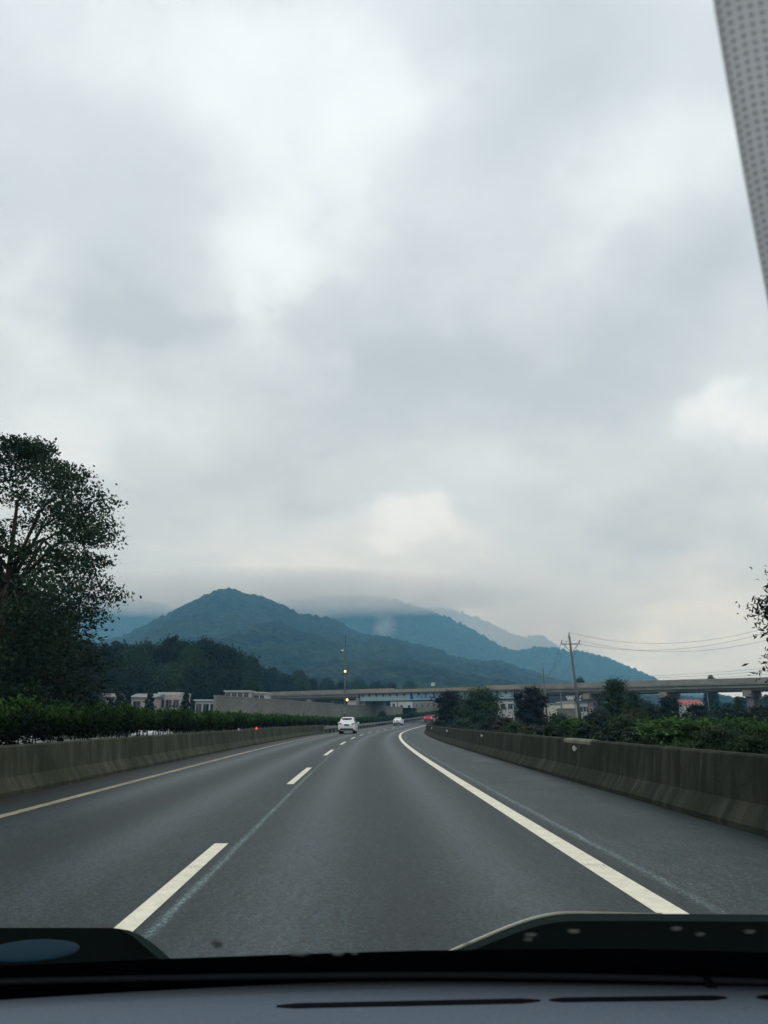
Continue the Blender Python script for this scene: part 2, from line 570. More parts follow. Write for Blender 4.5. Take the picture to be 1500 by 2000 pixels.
col = mixc(t, 0.35, col, ramp(t, nD.outputs[0], [(0.25, 0.25), (0.75, 0.75)]), 'OVERLAY')
t.links.new(vmth(t, 'MULTIPLY', col, (0.50, 0.63, 0.645)), b.inputs['Base Color'])
rr = mth(t, 'MULTIPLY_ADD', damp, -0.2, 0.62)
t.links.new(mth(t, 'MULTIPLY_ADD', tracks, -0.13, rr), b.inputs['Roughness'])
b.inputs['Specular IOR Level'].default_value = 0.45
bp = t.nodes.new('ShaderNodeBump')
bp.inputs['Strength'].default_value = 0.35
bp.inputs['Distance'].default_value = 0.01
t.links.new(nC.outputs[0], bp.inputs['Height'])
t.links.new(bp.outputs[0], b.inputs['Normal'])
ASPHALT = m

YS = span(-15, 60, 2.5) + span(60, 330, 5)[1:]
tag(sweep([(-NLEFT, 0), (-3, 0), (0, 0), (3.75, 0), (6.5, 0)], YS, 'highway', ASPHALT), kind='structure')
OPP = mottled('asphalt_opposite', (0.045, 0.050, 0.052), (0.07, 0.076, 0.078), 0.4, 0.7, 0.4)
tag(sweep([(-21.5, -0.05), (-15, -0.05), (-9.6, -0.05)], YS, 'opposite_carriageway', OPP), kind='structure')
tag(sweep([(-9.55, -0.16), (-5.2, -0.12)], YS, 'median_strip', GROUND), kind='structure')
# verges that carry the ground up with the road as it climbs
tag(sweep([(6.4, -0.02), (9, -0.1), (30, -0.6)], span(-10, 330, 10), 'verge', GROUND), kind='structure')

# lane markings: one edge line a side, each dash of the lane line its own object
tag(sweep([(3.62, 0.004), (3.84, 0.004)], YS, 'edge_line', LINE_WHITE), 'solid cream white edge line along the right hard shoulder', 'lane marking')
tag(sweep([(-3.66, 0.004), (-3.48, 0.004)], YS, 'edge_line', LINE_DULL), 'worn yellowish edge line beside the left concrete barrier', 'lane marking')
first = None
ND = 0
for k in range(-1, 17):
    y0 = 17.5 + 14.35 * (k - 1)
    y1 = y0 + 6.05
    if k == -1:
        continue
    nm = ['cream lane dash nearest the car bonnet, its near end cut off by the bonnet', 'second lane dash ahead of the bonnet, between it and the white SUV',
          'third lane dash ahead, short and well before the white SUV', 'fourth lane dash ahead, between the bonnet and the white SUV',
          'fifth lane dash ahead, just short of the white SUV']
    o = sweep([(-0.075, 0.005), (0.075, 0.005)], span(y0, y1, 1.0), 'lane_dash', LINE_WHITE)
    tag(o, nm[ND] if ND < 5 else 'short lane dash far ahead between the white SUV and the bridge', 'lane marking', 'broken lane line dashes' if ND >= 5 else None)
    o['group'] = 'broken lane line dashes'
    ND += 1

# ------------------------------------------------------------------ concrete barriers


def barrier_mat(name, dark, mid_, pale, moss):
    m, t, b = base_mat(name)
    tcn = t.nodes.new('ShaderNodeTexCoord')
    st = vmth(t, 'MULTIPLY', tcn.outputs['UV'], (1.0, 0.14, 1.0))
    s1 = noise(t, st, 2.2, 6, 0.65, 0.2)
    s2 = noise(t, tcn.outputs['UV'], 0.5, 4, 0.6)
    s3 = noise(t, tcn.outputs['UV'], 22, 3, 0.7)
    s4 = noise(t, st, 6.5, 4, 0.6)
    col = mixc(t, ramp(t, s1.outputs[0], [(0.41, 0), (0.59, 1)]), dark, mid_)
    col = mixc(t, ramp(t, s4.outputs[0], [(0.55, 0), (0.72, 0.45)]), col, pale)
    col = mixc(t, ramp(t, s2.outputs[0], [(0.46, 0), (0.62, 0.8)]), col, moss)
    col = mixc(t, 0.4, col, ramp(t, s3.outputs[0], [(0.3, 0.3), (0.7, 0.7)]), 'OVERLAY')
    t.links.new(col, b.inputs['Base Color'])
    b.inputs['Roughness'].default_value = 0.9
    b.inputs['Specular IOR Level'].default_value = 0.15
    bp = t.nodes.new('ShaderNodeBump')
    bp.inputs['Strength'].default_value = 0.4
    bp.inputs['Distance'].default_value = 0.02
    t.links.new(s3.outputs[0], bp.inputs['Height'])
    t.links.new(bp.outputs[0], b.inputs['Normal'])
    return m


BAR_R = barrier_mat('barrier_right', (0.018, 0.021, 0.015), (0.042, 0.046, 0.033), (0.135, 0.134, 0.105), (0.015, 0.020, 0.011))
BAR_L = barrier_mat('barrier_left', (0.044, 0.048, 0.030), (0.082, 0.085, 0.058), (0.16, 0.158, 0.12), (0.030, 0.036, 0.018))


def barrier(name, sgn, base, mat, y0, y1, seg, label, hgt):
    root = empty(name, at(y0, sgn * base), 0, label, 'barrier')
    inv = Matrix.Translation(-root.location)
    prof = [(sgn * (base + d), z) for d, z in ((0.0, 0.0), (0.0, 0.08), (0.17, 0.32), (0.235, hgt - 0.03), (0.26, hgt), (0.42, hgt), (0.46, hgt - 0.04), (0.50, 0.30), (0.66, 0.0))]
    n = int((y1 - y0) / seg)
    for k in range(n):
        a, bb = y0 + k * seg + 0.012, y0 + (k + 1) * seg - 0.012
        o = sweep(prof, span(a, bb, 2.0), 'barrier_segment', mat, None, False, False, True)
        o.data.transform(inv)
        o.parent = root
    return root


bar_r = barrier('concrete_barrier', 1, 6.25, BAR_R, 2.0, 194, 6.0, 'dark stained concrete barrier along the right hard shoulder', 0.90)
bar_l = barrier('concrete_barrier', -1, 4.75, BAR_L, 2.0, 92, 6.0, 'moss stained concrete barrier between the left lane and the hedge', 0.87)
# pale chipped repair on the coping of the right barrier
o = sweep([(6.478, 0.80), (6.478, 0.866), (6.504, 0.908), (6.68, 0.908), (6.72, 0.862)], span(17.3, 19.6, 0.4), 'coping_repair', mottled('pale_mortar', (0.15, 0.15, 0.115), (0.27, 0.26, 0.21), 2, 0.9, 0.1), None)
o.data.transform(Matrix.Translation(-bar_r.location))
o.parent = bar_r
tag(o, 'pale mortar patch on the barrier top')

# reflectors on the barriers
def reflector(Y, off, z, mat, label, sz=0.07):
    sz *= 0.62
    p = at(Y, off, z)
    mb = MB()
    mb.loft([[(sz * 0.5 * math.cos(a), -0.03, sz * 0.8 * math.sin(a)) for a in np.linspace(0, 2 * math.pi, 11)[:-1]],
             [(sz * 0.55 * math.cos(a), 0.0, sz * 0.85 * math.sin(a)) for a in np.linspace(0, 2 * math.pi, 11)[:-1]]], True)
    mb.box(-0.012, 0.08, 0.0, 0.02, -0.02, 0.02)
    o = mb.build('barrier_reflector', mat)
    o.location = p
    o.rotation_euler = (0, 0, heading(Y))
    return tag(o, label, 'reflector', 'reflectors on the concrete barriers')


reflector(18.4, 6.40, 0.70, REFLECT_W, 'white reflector on the right barrier, just below the pale mortar patch', 0.12)
reflector(33.4, 6.40, 0.72, REFLECT_W, 'white reflector on the right barrier, second beyond the pale mortar patch', 0.12)
reflector(50.0, 6.40, 0.72, REFLECT_W, 'white reflector on the right barrier, below the brown dry bush', 0.14)
reflector(68.0, 6.40, 0.72, REFLECT_W, 'white reflector near the far end of the right barrier', 0.15)
reflector(40.6, -4.9, 0.89, REFLECT_W, 'white reflector on top of the left barrier in front of the hedge', 0.14)
reflector(46.5, -4.9, 0.89, REFLECT_R_GLOW, 'red reflector on top of the left barrier in front of the hedge', 0.15)

# guard rail past the end of the left barrier
gr = empty('guard_rail', at(86, -4.6), 0, 'steel guard rail along the median beyond the left barrier', 'guard rail')
inv = Matrix.Translation(-gr.location)
pr = [(-4.50, 0.44), (-4.44, 0.50), (-4.50, 0.57), (-4.50, 0.61), (-4.44, 0.68), (-4.50, 0.75), (-4.52, 0.75), (-4.47, 0.68), (-4.53, 0.61), (-4.53, 0.57), (-4.47, 0.50), (-4.52, 0.44)]
o = sweep(pr, span(86, 260, 3), 'rail_beam', STEEL_GREY, None, True, False, True)
o.data.transform(inv)
o.parent = gr
pm = MB()
pm.box(-0.06, 0.06, -0.05, 0.05, -0.1, 0.74)
post0 = None
for k in range(44):
    Y = 86.5 + 4 * k
    if Y > 258:
        break
    if post0 is None:
        post0 = pm.build('rail_post', STEEL_GREY, gr)
        po = post0
    else:
        po = post0.copy()
        C.objects.link(po)
        po.parent = gr
    po.location = at(Y, -4.60) - gr.location
    po.rotation_euler = (0, 0, heading(Y))

# ------------------------------------------------------------------ foliage


def leaf_quads(P, size, rng, aspect=0.5, up=0.3, jitter=0.35, direction=None):
    """a bent leaf (two triangles' worth, 4 points) at each point"""
    n = len(P)
    d = rng.normal(size=(n, 3))
    if direction is not None:
        d = d * (1 - up) + np.asarray(direction) * up * 2
    else:
        d[:, 2] += up
    d /= np.linalg.norm(d, axis=1)[:, None]
    s = rng.normal(size=(n, 3))
    s -= d * (s * d).sum(1)[:, None]
    s /= np.linalg.norm(s, axis=1)[:, None]
    nn = np.cross(d, s)
    L = size * (1 + jitter * rng.uniform(-1, 1, n))[:, None]
    W = L * aspect
    a = P - d * L * 0.5
    c = P + d * L * 0.5 - nn * L * 0.10
    b1 = P + s * W * 0.5 + nn * L * 0.08
    b2 = P - s * W * 0.5 + nn * L * 0.08
    V = np.stack([a, b1, c, b2], axis=1).reshape(-1, 3)
    return V


def leaf_mesh(name, V, tint, mat, core=None, core_tint=-0.4):
    """V: 4n leaf points; core: list of (centre, radii) lumps that close the crown's middle"""
    n = len(V) // 4
    verts = [V]
    quads = np.arange(4 * n).reshape(n, 4)
    faces = [quads]
    tints = [np.asarray(tint)]
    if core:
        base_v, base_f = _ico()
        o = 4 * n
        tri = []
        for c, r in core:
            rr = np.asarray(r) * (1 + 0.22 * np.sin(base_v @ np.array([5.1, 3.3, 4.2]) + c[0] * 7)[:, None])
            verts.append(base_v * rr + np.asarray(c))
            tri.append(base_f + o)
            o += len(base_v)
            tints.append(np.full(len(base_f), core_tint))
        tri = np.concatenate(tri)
    else:
        tri = np.zeros((0, 3), dtype=int)
    V = np.concatenate(verts)
    me = bpy.data.meshes.new(name)
    me.vertices.add(len(V))
    me.vertices.foreach_set('co', V.astype(np.float32).ravel())
    nl = 4 * n + 3 * len(tri)
    me.loops.add(nl)
    me.loops.foreach_set('vertex_index', np.concatenate([quads.ravel(), tri.ravel()]).astype(np.int32))
    me.polygons.add(n + len(tri))
    me.polygons.foreach_set('loop_start', np.concatenate([np.arange(n) * 4, 4 * n + np.arange(len(tri)) * 3]).astype(np.int32))
    at_ = me.attributes.new('tint', 'FLOAT', 'FACE')
    at_.data.foreach_set('value', np.concatenate(tints).astype(np.float32))
    me.materials.append(mat)
    me.update(calc_edges=True)
    me.validate()
    return me


_icoc = []


def _ico():
    if not _icoc:
        import bmesh
        bm = bmesh.new()
        bmesh.ops.create_icosphere(bm, subdivisions=2, radius=1)
        bm.verts.ensure_lookup_table()
        _icoc.append(np.array([v.co[:] for v in bm.verts]))
        _icoc.append(np.array([[v.index for v in f.verts] for f in bm.faces]))
        bm.free()
    return _icoc[0], _icoc[1]


def ball_pts(n, rng, inner=0.55):
    d = rng.normal(size=(n, 3))
    d /= np.linalg.norm(d, axis=1)[:, None]
    r = (inner ** 3 + (1 - inner ** 3) * rng.uniform(0, 1, n)) ** (1 / 3)
    return d * r[:, None]


def crown_mesh(name, mat, clumps, per, leaf, seed, aspect=0.5, core=0.72, stray=0.08, inner=0.6, up=0.2):
    """clumps: (centre, radii); leaves on each clump's outer shell, a few strays beyond it"""
    rng = np.random.default_rng(seed)
    Vs, T = [], []
    for c, r in clumps:
        r = np.asarray(r, dtype=float)
        k = max(6, int(per * (r[0] * r[1] + r[0] * r[2] + r[1] * r[2]) / 3))
        p = ball_pts(k, rng, inner)
        k2 = int(k * stray)
        if k2:
            p[:k2] *= rng.uniform(1.05, 1.4, k2)[:, None]
        wobble = 1 + 0.25 * np.sin(p @ np.array([6.0, 4.0, 5.0]) + c[0] * 3 + c[2] * 5)
        p = p * wobble[:, None] * r + np.asarray(c)
        Vs.append(leaf_quads(p, leaf, rng, aspect, up))
        ct = rng.uniform(0.15, 0.75)
        T.append(np.clip(ct + rng.normal(0, 0.17, k), 0, 1))
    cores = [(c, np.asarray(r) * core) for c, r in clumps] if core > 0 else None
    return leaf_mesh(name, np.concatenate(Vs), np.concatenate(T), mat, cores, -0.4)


def trunk_mb(h, r, clumps, rng, bend=0.15, limbs=5):
    mb = MB()
    top = Vector((rng.uniform(-bend, bend) * h * 0.3, rng.uniform(-bend, bend) * h * 0.3, h))
    mid_ = Vector((top.x * 0.3 + rng.uniform(-bend, bend) * 0.3, top.y * 0.3, h * 0.5))
    pts = [Vector((0, 0, -0.25)), Vector((0, 0, 0.0)), mid_, top]
    mb.tube(pts, [r * 1.35, r, r * 0.7, r * 0.25], 8)
    for c, rr in clumps[:limbs]:
        c = Vector(c)
        s = mid_.lerp(top, rng.uniform(0.0, 0.6))
        m_ = s.lerp(c, 0.5) + Vector((0, 0, 0.08 * h))
        mb.tube([s, m_, c], [r * 0.42, r * 0.25, r * 0.08], 6)
    return mb


def make_clumps(rng, n, H, base, Rx, shape, tight=1.0):
    """clump centres filling a crown of half width Rx between base and H"""
    out_ = []
    for i in range(n):
        f = (i + 0.5) / n
        z = base + (H - base) * f
        a = i * 2.399 + rng.uniform(-0.4, 0.4)
        if shape == 'round':
            wr = math.sqrt(max(0.05, 1 - (2 * f - 0.85) ** 2 * 0.85))
        elif shape == 'cone':
            wr = 1.02 - 0.92 * f
        elif shape == 'column':
            wr = 0.9 if 0.1 < f < 0.8 else 0.55
        else:
            wr = math.sqrt(max(0.05, 1 - f ** 2 * 0.9))
        rr = Rx * rng.uniform(0.30, 0.46) * (0.65 + 0.5 * wr) * tight
        d = max(0.0, Rx * wr - rr * 0.75) * math.sqrt(rng.uniform(0.25, 1.0))
        zz_ = min(z, H - rr * 0.8)
        out_.append(((d * math.cos(a), d * math.sin(a), max(zz_, base + rr * 0.5)), (rr, rr, rr * rng.uniform(0.7, 0.95))))
    return out_


def tree_proto(name, H, base, Rx, nclump, shape, mat, per, leaf, seed, trunk_r=0.18, tight=1.0, flat=0.0, limbs=5, **kw):
    rng = random.Random(seed)
    cl = make_clumps(rng, nclump, H, base, Rx, shape, tight)
    if flat:
        cl = [(c, (r[0] * (1 + flat), r[1] * (1 + flat), r[2] * (1 - flat))) for c, r in cl]
    root = empty(name)
    trunk_mb(H * 0.8, trunk_r, cl[::max(1, len(cl) // limbs)], rng, 0.15, limbs).build('trunk', BARK, root, True)
    me = crown_mesh('crown', mat, cl, per, leaf, seed, **kw)
    o = bpy.data.objects.new('crown', me)
    C.objects.link(o)
    o.parent = root
    root['_H'], root['_R'] = H, Rx
    return root


_used = {}


def put(proto, loc, H=None, Wd=None, rz=0.0, label=None, cat='tree', group=None):
    """first use moves the prototype itself, later uses copy it with its parts"""
    o = proto if proto.name not in _used else copy_tree(proto)
    _used[proto.name] = 1
    s = (H / proto['_H']) if H else 1.0
    sx = (Wd * 0.5 / proto['_R']) if Wd else s
    o.location = loc
    o.scale = (sx, sx, s)
    o.rotation_euler = (0, 0, rz)
    return tag(o, label, cat, group)


def put_px(proto, px, py_top, wpx, Y, zg=0.0, rz=None, label=None, cat='tree', group=None):
    p = pix(px, py_top, Y)
    scale_px = Y / (FPX * 0.965)
    loc = Vector((p.x, Y, zg))
    r_ = random.Random(int(px * 7 + Y * 13))
    return put(proto, loc, p.z - zg, wpx * scale_px, r_.uniform(0, 6.28) if rz is None else rz, label, cat, group)


# --- the hedge in the median: clipped shrubs with a leafy top, bare stems below
rng = np.random.default_rng(5)
hedge = empty('hedge', at(3, -6.1), 0, 'long clipped green hedge behind the left concrete barrier', 'hedge')
HV, HT = [], []
def hedge_pts(y0, y1, dens, leaf, zlo):
    n = int((y1 - y0) * dens)
    Y = rng.uniform(y0, y1, n)
    o_ = rng.uniform(-0.75, 0.85, n)
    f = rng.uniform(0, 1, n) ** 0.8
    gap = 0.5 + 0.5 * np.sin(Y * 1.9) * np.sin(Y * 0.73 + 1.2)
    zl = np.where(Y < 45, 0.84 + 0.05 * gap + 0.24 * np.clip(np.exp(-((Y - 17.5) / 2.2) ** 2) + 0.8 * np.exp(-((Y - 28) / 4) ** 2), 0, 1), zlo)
    top = 1.66 + 0.10 * np.sin(Y * 0.9) + 0.08 * np.sin(Y * 2.7 + 0.8) + 0.05 * np.sin(Y * 7.1) - 0.14 * np.abs(o_) ** 2
    z = zl + (top - zl) * f
    k = rng.uniform(0, 1, n) < 0.06
    z = z + k * rng.uniform(0.0, 0.22, n)
    # more leaves on the outer faces
    o_ = np.where(rng.uniform(0, 1, n) < 0.6, np.sign(o_) * (0.62 + 0.25 * np.abs(o_)), o_)
    P = np.array([at(float(a), -6.1 + float(b_), float(c)) for a, b_, c in zip(Y, o_, z)]) - np.array(hedge.location)
    HV.append(leaf_quads(P, leaf, rng, 0.34, 0.9, 0.4))
    patch = 0.5 + 0.25 * np.sin(Y * 0.55) + 0.2 * np.sin(Y * 1.7 + 2)
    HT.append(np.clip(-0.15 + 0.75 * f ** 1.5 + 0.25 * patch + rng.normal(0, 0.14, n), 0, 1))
hedge_pts(3, 12, 700, 0.13, 0.86)
hedge_pts(12, 30, 800, 0.13, 0.88)
hedge_pts(30, 60, 420, 0.17, 0.92)
hedge_pts(60, 110, 190, 0.26, 0.90)
hedge_pts(110, 250, 60, 0.42, 0.3)
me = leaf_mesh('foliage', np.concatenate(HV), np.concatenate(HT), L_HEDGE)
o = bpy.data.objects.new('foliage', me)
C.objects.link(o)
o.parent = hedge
hc = MB()
for Y in span(3.2, 110, 0.55):
    for k in range(2):
        oo = -6.1 + rng.uniform(-0.5, 0.5)
        p = at(Y + rng.uniform(-0.2, 0.2), oo) - hedge.location
        q = at(Y + rng.uniform(-0.3, 0.3), oo + rng.uniform(-0.2, 0.2)) - hedge.location
        hc.tube([(p.x, p.y, -0.2), (q.x, q.y, 1.35)], [0.025, 0.01], 5)
hc.build('stems', BARK, hedge)
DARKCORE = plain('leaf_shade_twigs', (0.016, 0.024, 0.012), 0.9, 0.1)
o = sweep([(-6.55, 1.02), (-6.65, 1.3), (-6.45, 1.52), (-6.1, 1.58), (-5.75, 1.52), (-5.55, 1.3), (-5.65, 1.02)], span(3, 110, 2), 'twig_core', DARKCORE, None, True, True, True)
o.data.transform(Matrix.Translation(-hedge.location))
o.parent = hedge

# --- tree prototypes
near_cl = []
r_ = random.Random(3)
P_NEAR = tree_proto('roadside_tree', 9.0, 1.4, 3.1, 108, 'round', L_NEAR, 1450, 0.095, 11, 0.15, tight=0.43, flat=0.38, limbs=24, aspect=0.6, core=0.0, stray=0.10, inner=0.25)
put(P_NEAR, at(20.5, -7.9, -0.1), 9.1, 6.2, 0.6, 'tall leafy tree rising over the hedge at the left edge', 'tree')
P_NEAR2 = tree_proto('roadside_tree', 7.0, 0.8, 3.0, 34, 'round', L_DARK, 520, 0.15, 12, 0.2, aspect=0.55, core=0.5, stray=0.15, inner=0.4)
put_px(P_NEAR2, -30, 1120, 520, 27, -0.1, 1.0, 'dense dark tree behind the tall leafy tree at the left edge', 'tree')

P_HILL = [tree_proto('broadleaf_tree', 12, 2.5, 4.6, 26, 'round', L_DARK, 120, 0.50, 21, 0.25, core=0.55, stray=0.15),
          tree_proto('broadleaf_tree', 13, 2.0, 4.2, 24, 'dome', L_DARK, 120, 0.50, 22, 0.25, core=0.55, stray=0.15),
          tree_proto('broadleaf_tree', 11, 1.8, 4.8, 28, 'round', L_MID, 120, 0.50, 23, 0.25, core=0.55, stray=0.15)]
HILL = [(30, 1215, 120, 95), (110, 1235, 110, 100), (165, 1252, 90, 110), (200, 1258, 70, 140), (233, 1256, 64, 150), (262, 1264, 60, 145), (288, 1257, 62, 155), (317, 1262, 58, 150), (337, 1246, 56, 160),
        (360, 1254, 54, 158), (378, 1264, 52, 150), (401, 1248, 56, 160), (424, 1258, 54, 158), (447, 1264, 50, 162), (468, 1275, 48, 165), (490, 1285, 46, 168), (510, 1302, 40, 172), (532, 1306, 40, 178),
        (556, 1317, 40, 185), (585, 1312, 42, 190), (608, 1326, 36, 200),
        (215, 1300, 70, 135), (255, 1310, 64, 132), (295, 1302, 66, 136), (335, 1298, 64, 138), (372, 1305, 60, 140), (410, 1300, 60, 142), (448, 1308, 56, 145), (482, 1318, 50, 150), (520, 1330, 46, 168),
        (60, 1290, 110, 88), (150, 1300, 90, 90)]
for i, (px, py, wpx, Y) in enumerate(HILL):
    front = i >= 21
    if px > 505:
        Y = Y + 75
    put_px(P_HILL[(i * 2 + i // 3) % 3], px, py, wpx * 1.25, Y + (24 if not front else 30), 0.0, None,
           ('dark tree in the lower front row of the wood behind the white farm houses' if front else 'dark tree on the skyline of the wood behind the white farm houses'),
           'tree', 'dark wood on the left')
# far side of the bridge, along the foot of the mountain
for i, (px, py, wpx, Y) in enumerate([(640, 1326, 34, 370), (668, 1330, 34, 375), (700, 1328, 36, 380), (735, 1332, 36, 385), (765, 1334, 30, 390), (800, 1333, 34, 400)]):
    put_px(P_HILL[i % 3], px, py, wpx * 1.3, Y, 2.0, None, 'hazy green tree behind the bridge parapet at the foot of the mountain', 'tree', 'trees behind the bridge')

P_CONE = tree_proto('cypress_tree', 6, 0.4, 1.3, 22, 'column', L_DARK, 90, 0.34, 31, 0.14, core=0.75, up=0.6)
put_px(P_CONE, 241, 1338, 34, 104, 0, None, 'dark narrow cypress between the white shed and the pink house', 'tree')
put_px(P_CONE, 294, 1352, 22, 100, 0, None, 'thin dark shrub tree before the pink house', 'tree')
put_px(P_CONE, 365, 1352, 26, 108, 0, None, 'small dark tree left of the white house with windows', 'tree')
put_px(P_CONE, 218, 1362, 20, 96, 0, None, 'low dark shrub at the corner of the white shed', 'shrub')

# --- right side: trees between the barrier and the bridge
P_R1 = tree_proto('dark_roadside_tree', 5.2, 1.0, 2.3, 22, 'round', L_PURPLE, 240, 0.22, 41, 0.12, core=0.45, stray=0.25)
P_R2 = tree_proto('green_roadside_tree', 4.8, 0.7, 2.6, 24, 'dome', L_MID, 300, 0.19, 42, 0.12, core=0.45, stray=0.3)
P_R3 = tree_proto('ivy_covered_tree', 4.8, 0.4, 2.0, 20, 'column', L_PURPLE, 260, 0.20, 43, 0.15, core=0.55, stray=0.3)
P_R4 = tree_proto('feathery_tree', 5.4, 0.3, 2.4, 30, 'cone', L_MID, 330, 0.20, 44, 0.12, core=0.4, stray=0.3, aspect=0.3, up=0.7)
P_R5 = tree_proto('dark_bushy_tree', 4.0, 0.2, 1.9, 16, 'round', L_DARK, 280, 0.19, 45, 0.12, core=0.6, stray=0.2)
put_px(P_R1, 880, 1350, 84, 112, 0.3, None, 'blackish tree at the far end of the right barrier by the red car', 'tree')
put_px(P_R2, 940, 1343, 112, 98, 0, None, 'spreading green tree in front of the pale steel girder', 'tree')
put_px(P_R3, 1036, 1340, 82, 88, 0, None, 'dark creeper covered tree left of the utility pole', 'tree')
put_px(P_R4, 1200, 1326, 130, 76, 0, None, 'tall feathery green tree right of the utility pole', 'tree')
put_px(P_R4, 1236, 1350, 80, 70, 0, None, 'shorter feathery green tree leaning beside the taller one', 'tree')
put_px(P_R5, 1302, 1358, 62, 84, 0, None, 'dark round bush tree in front of the middle bridge pier', 'tree')
put_px(P_R5, 1268, 1374, 56, 80, 0, None, 'dark bush just left of the one at the middle bridge pier', 'tree')
put_px(P_R5, 1357, 1374, 62, 84, 0, None, 'dark bush below the red roof', 'tree')
put_px(P_R5, 1418, 1380, 90, 80, 0, None, 'dark bush left of the right hand bridge pier', 'tree')
put_px(P_R4, 1440, 1362, 48, 92, 0, None, 'pointed green sapling standing left of the right hand bridge pier', 'tree')
put_px(P_R5, 1490, 1376, 84, 76, 0, None, 'dark bush at the right edge below the bridge pier', 'tree')
put_px(P_HILL[1], 1386, 1348, 42, 225, 0, None, 'rounded tree seen under the bridge beside the red roof', 'tree')
put_px(P_HILL[1], 1133, 1324, 30, 330, 2, None, 'small round tree showing above the bridge parapet by the utility pole', 'tree')
put_px(P_HILL[0], 1388, 1320.5, 24, 330, 2, None, 'dark treetop showing above the right part of the bridge parapet', 'tree')
for i, (px, py, wpx, Y) in enumerate([(1330, 1372, 40, 300), (1450, 1362, 46, 310), (1478, 1366, 44, 320), (1500, 1358, 60, 330), (1420, 1372, 40, 340), (1310, 1378, 34, 280), (1250, 1366, 60, 290), (1210, 1370, 60, 300)]):
    put_px(P_HILL[i % 3], px, py, wpx, Y, -0.5, None, 'bluish tree seen under the bridge beyond its piers', 'tree', 'trees beyond the bridge piers')
# leaves of a tree that leans into the right edge of the view
P_EDGE = tree_proto('loquat_tree', 6.0, 1.6, 2.1, 80, 'round', L_DARK, 1300, 0.15, 51, 0.14, tight=0.8, flat=0.3, limbs=16, aspect=0.26, core=0.0, stray=0.05, inner=0.4)
put(P_EDGE, Vector((11.02, 17.6, -0.2)), 6.1, 4.5, 0.3, 'long leaved tree reaching into the right edge of the view', 'tree')

# --- right side: shrubs
P_S = [tree_proto('shrub', 1.5, 0.05, 1.2, 22, 'dome', L_BRIGHT, 900, 0.11, 61, 0.04, core=0.5, stray=0.25),
       tree_proto('shrub', 1.5, 0.05, 1.2, 14, 'dome', L_MID, 900, 0.11, 62, 0.04, core=0.5, stray=0.2),
       tree_proto('shrub', 1.5, 0.05, 1.2, 12, 'round', L_DARK, 800, 0.12, 63, 0.04, core=0.5, stray=0.2),
       tree_proto('shrub', 1.6, 0.05, 1.0, 12, 'dome', L_DRY, 380, 0.15, 64, 0.04, core=0.5, stray=0.3)]
SHRUBS = [
    (0, 1325, 1400, 190, 30, 'large rounded bright green shrub mounding above the right barrier'),
    (1, 1398, 1414, 120, 26, 'dull green shrub directly right of the largest mound'),
    (0, 1440, 1402, 110, 36, 'yellow green shrub right of the largest mound by the bridge pier'),
    (0, 1492, 1408, 110, 30, 'bright green shrub at the right edge above the barrier'),
    (1, 1475, 1428, 120, 22, 'dark green shrub at the right edge touching the barrier top'),
    (0, 1115, 1402, 96, 46, 'bright green shrub at the foot of the utility pole'),
    (2, 1150, 1412, 100, 40, 'dark shrub just right of the foot of the utility pole'),
    (2, 1075, 1416, 90, 44, 'dark shrub left of the foot of the utility pole'),
    (1, 1220, 1396, 96, 44, 'green shrub under the feathery tree'),
    (2, 1200, 1420, 110, 34, 'dark shrub below the feathery tree at the barrier'),
    (1, 1262, 1412, 100, 36, 'mid green shrub left of the largest mound'),
    (2, 1250, 1432, 90, 27, 'blackish shrub low against the barrier left of the largest mound'),
    (3, 985, 1398, 62, 66, 'brown dry bush behind the right barrier below the girder'),
    (1, 1010, 1410, 70, 58, 'green bush right of the brown dry bush'),
    (2, 960, 1406, 60, 74, 'dark bush left of the brown dry bush'),
    (3, 1040, 1414, 60, 50, 'straw coloured weeds beneath the creeper covered tree'),
    (1, 905, 1404, 56, 92, 'small green bush under the blackish tree'),
    (1, 1090, 1392, 70, 62, 'green bush behind the shrub at the utility pole'),
    (2, 1165, 1388, 80, 66, 'dark bush between the utility pole and the feathery tree'),
    (1, 1385, 1396, 90, 60, 'green bush behind the largest mound'),
    (2, 1470, 1392, 90, 56, 'dark bush below the right hand bridge pier'),
    (3, 1230, 1388, 50, 58, 'dry reeds beside the feathery tree'),
    (1, 860, 1405, 40, 118, 'tiny green bush behind the red car'),
]
for k, px, py, wpx, Y, lab in SHRUBS:
    put_px(P_S[k], px, py, wpx * 1.15, Y, -0.15, None, lab, 'shrub', 'shrubs behind the right barrier')
# bush in front of the retaining wall, in the far median
put_px(P_S[2], 746, 1388, 24, 168, 0.6, None, 'round dark bush before the retaining wall above the white hatchback', 'shrub')

# low growth filling the verge behind the right barrier: nobody could count it
rng = np.random.default_rng(8)
n = 26000
Y = 6 + 110 * rng.uniform(0, 1, n) ** 1.5
o_ = 7.1 + 22 * rng.uniform(0, 1, n) ** 1.6
hh = 0.15 + 0.75 * np.clip(0.5 + 0.35 * np.sin(Y * 0.41 + o_ * 0.6) + 0.3 * np.sin(Y * 1.13 - o_ * 0.9), 0.05, 1)
z = hh * rng.uniform(0, 1, n) ** 0.7
P = np.array([at(float(a), float(b_), float(c) - 0.1) for a, b_, c in zip(Y, o_, z)])
V = leaf_quads(P, 0.24, rng, 0.3, 0.8, 0.5)
T = np.clip(0.35 + 0.25 * np.sin(Y * 0.3 + o_) + 0.3 * (z - 0.3) + rng.normal(0, 0.15, n), 0, 1)
me = leaf_mesh('undergrowth', V, T, L_MID)
o = bpy.data.objects.new('undergrowth', me)
C.objects.link(o)
tag(o, 'low tangled weeds covering the verge behind the right barrier', 'undergrowth', None, 'stuff')

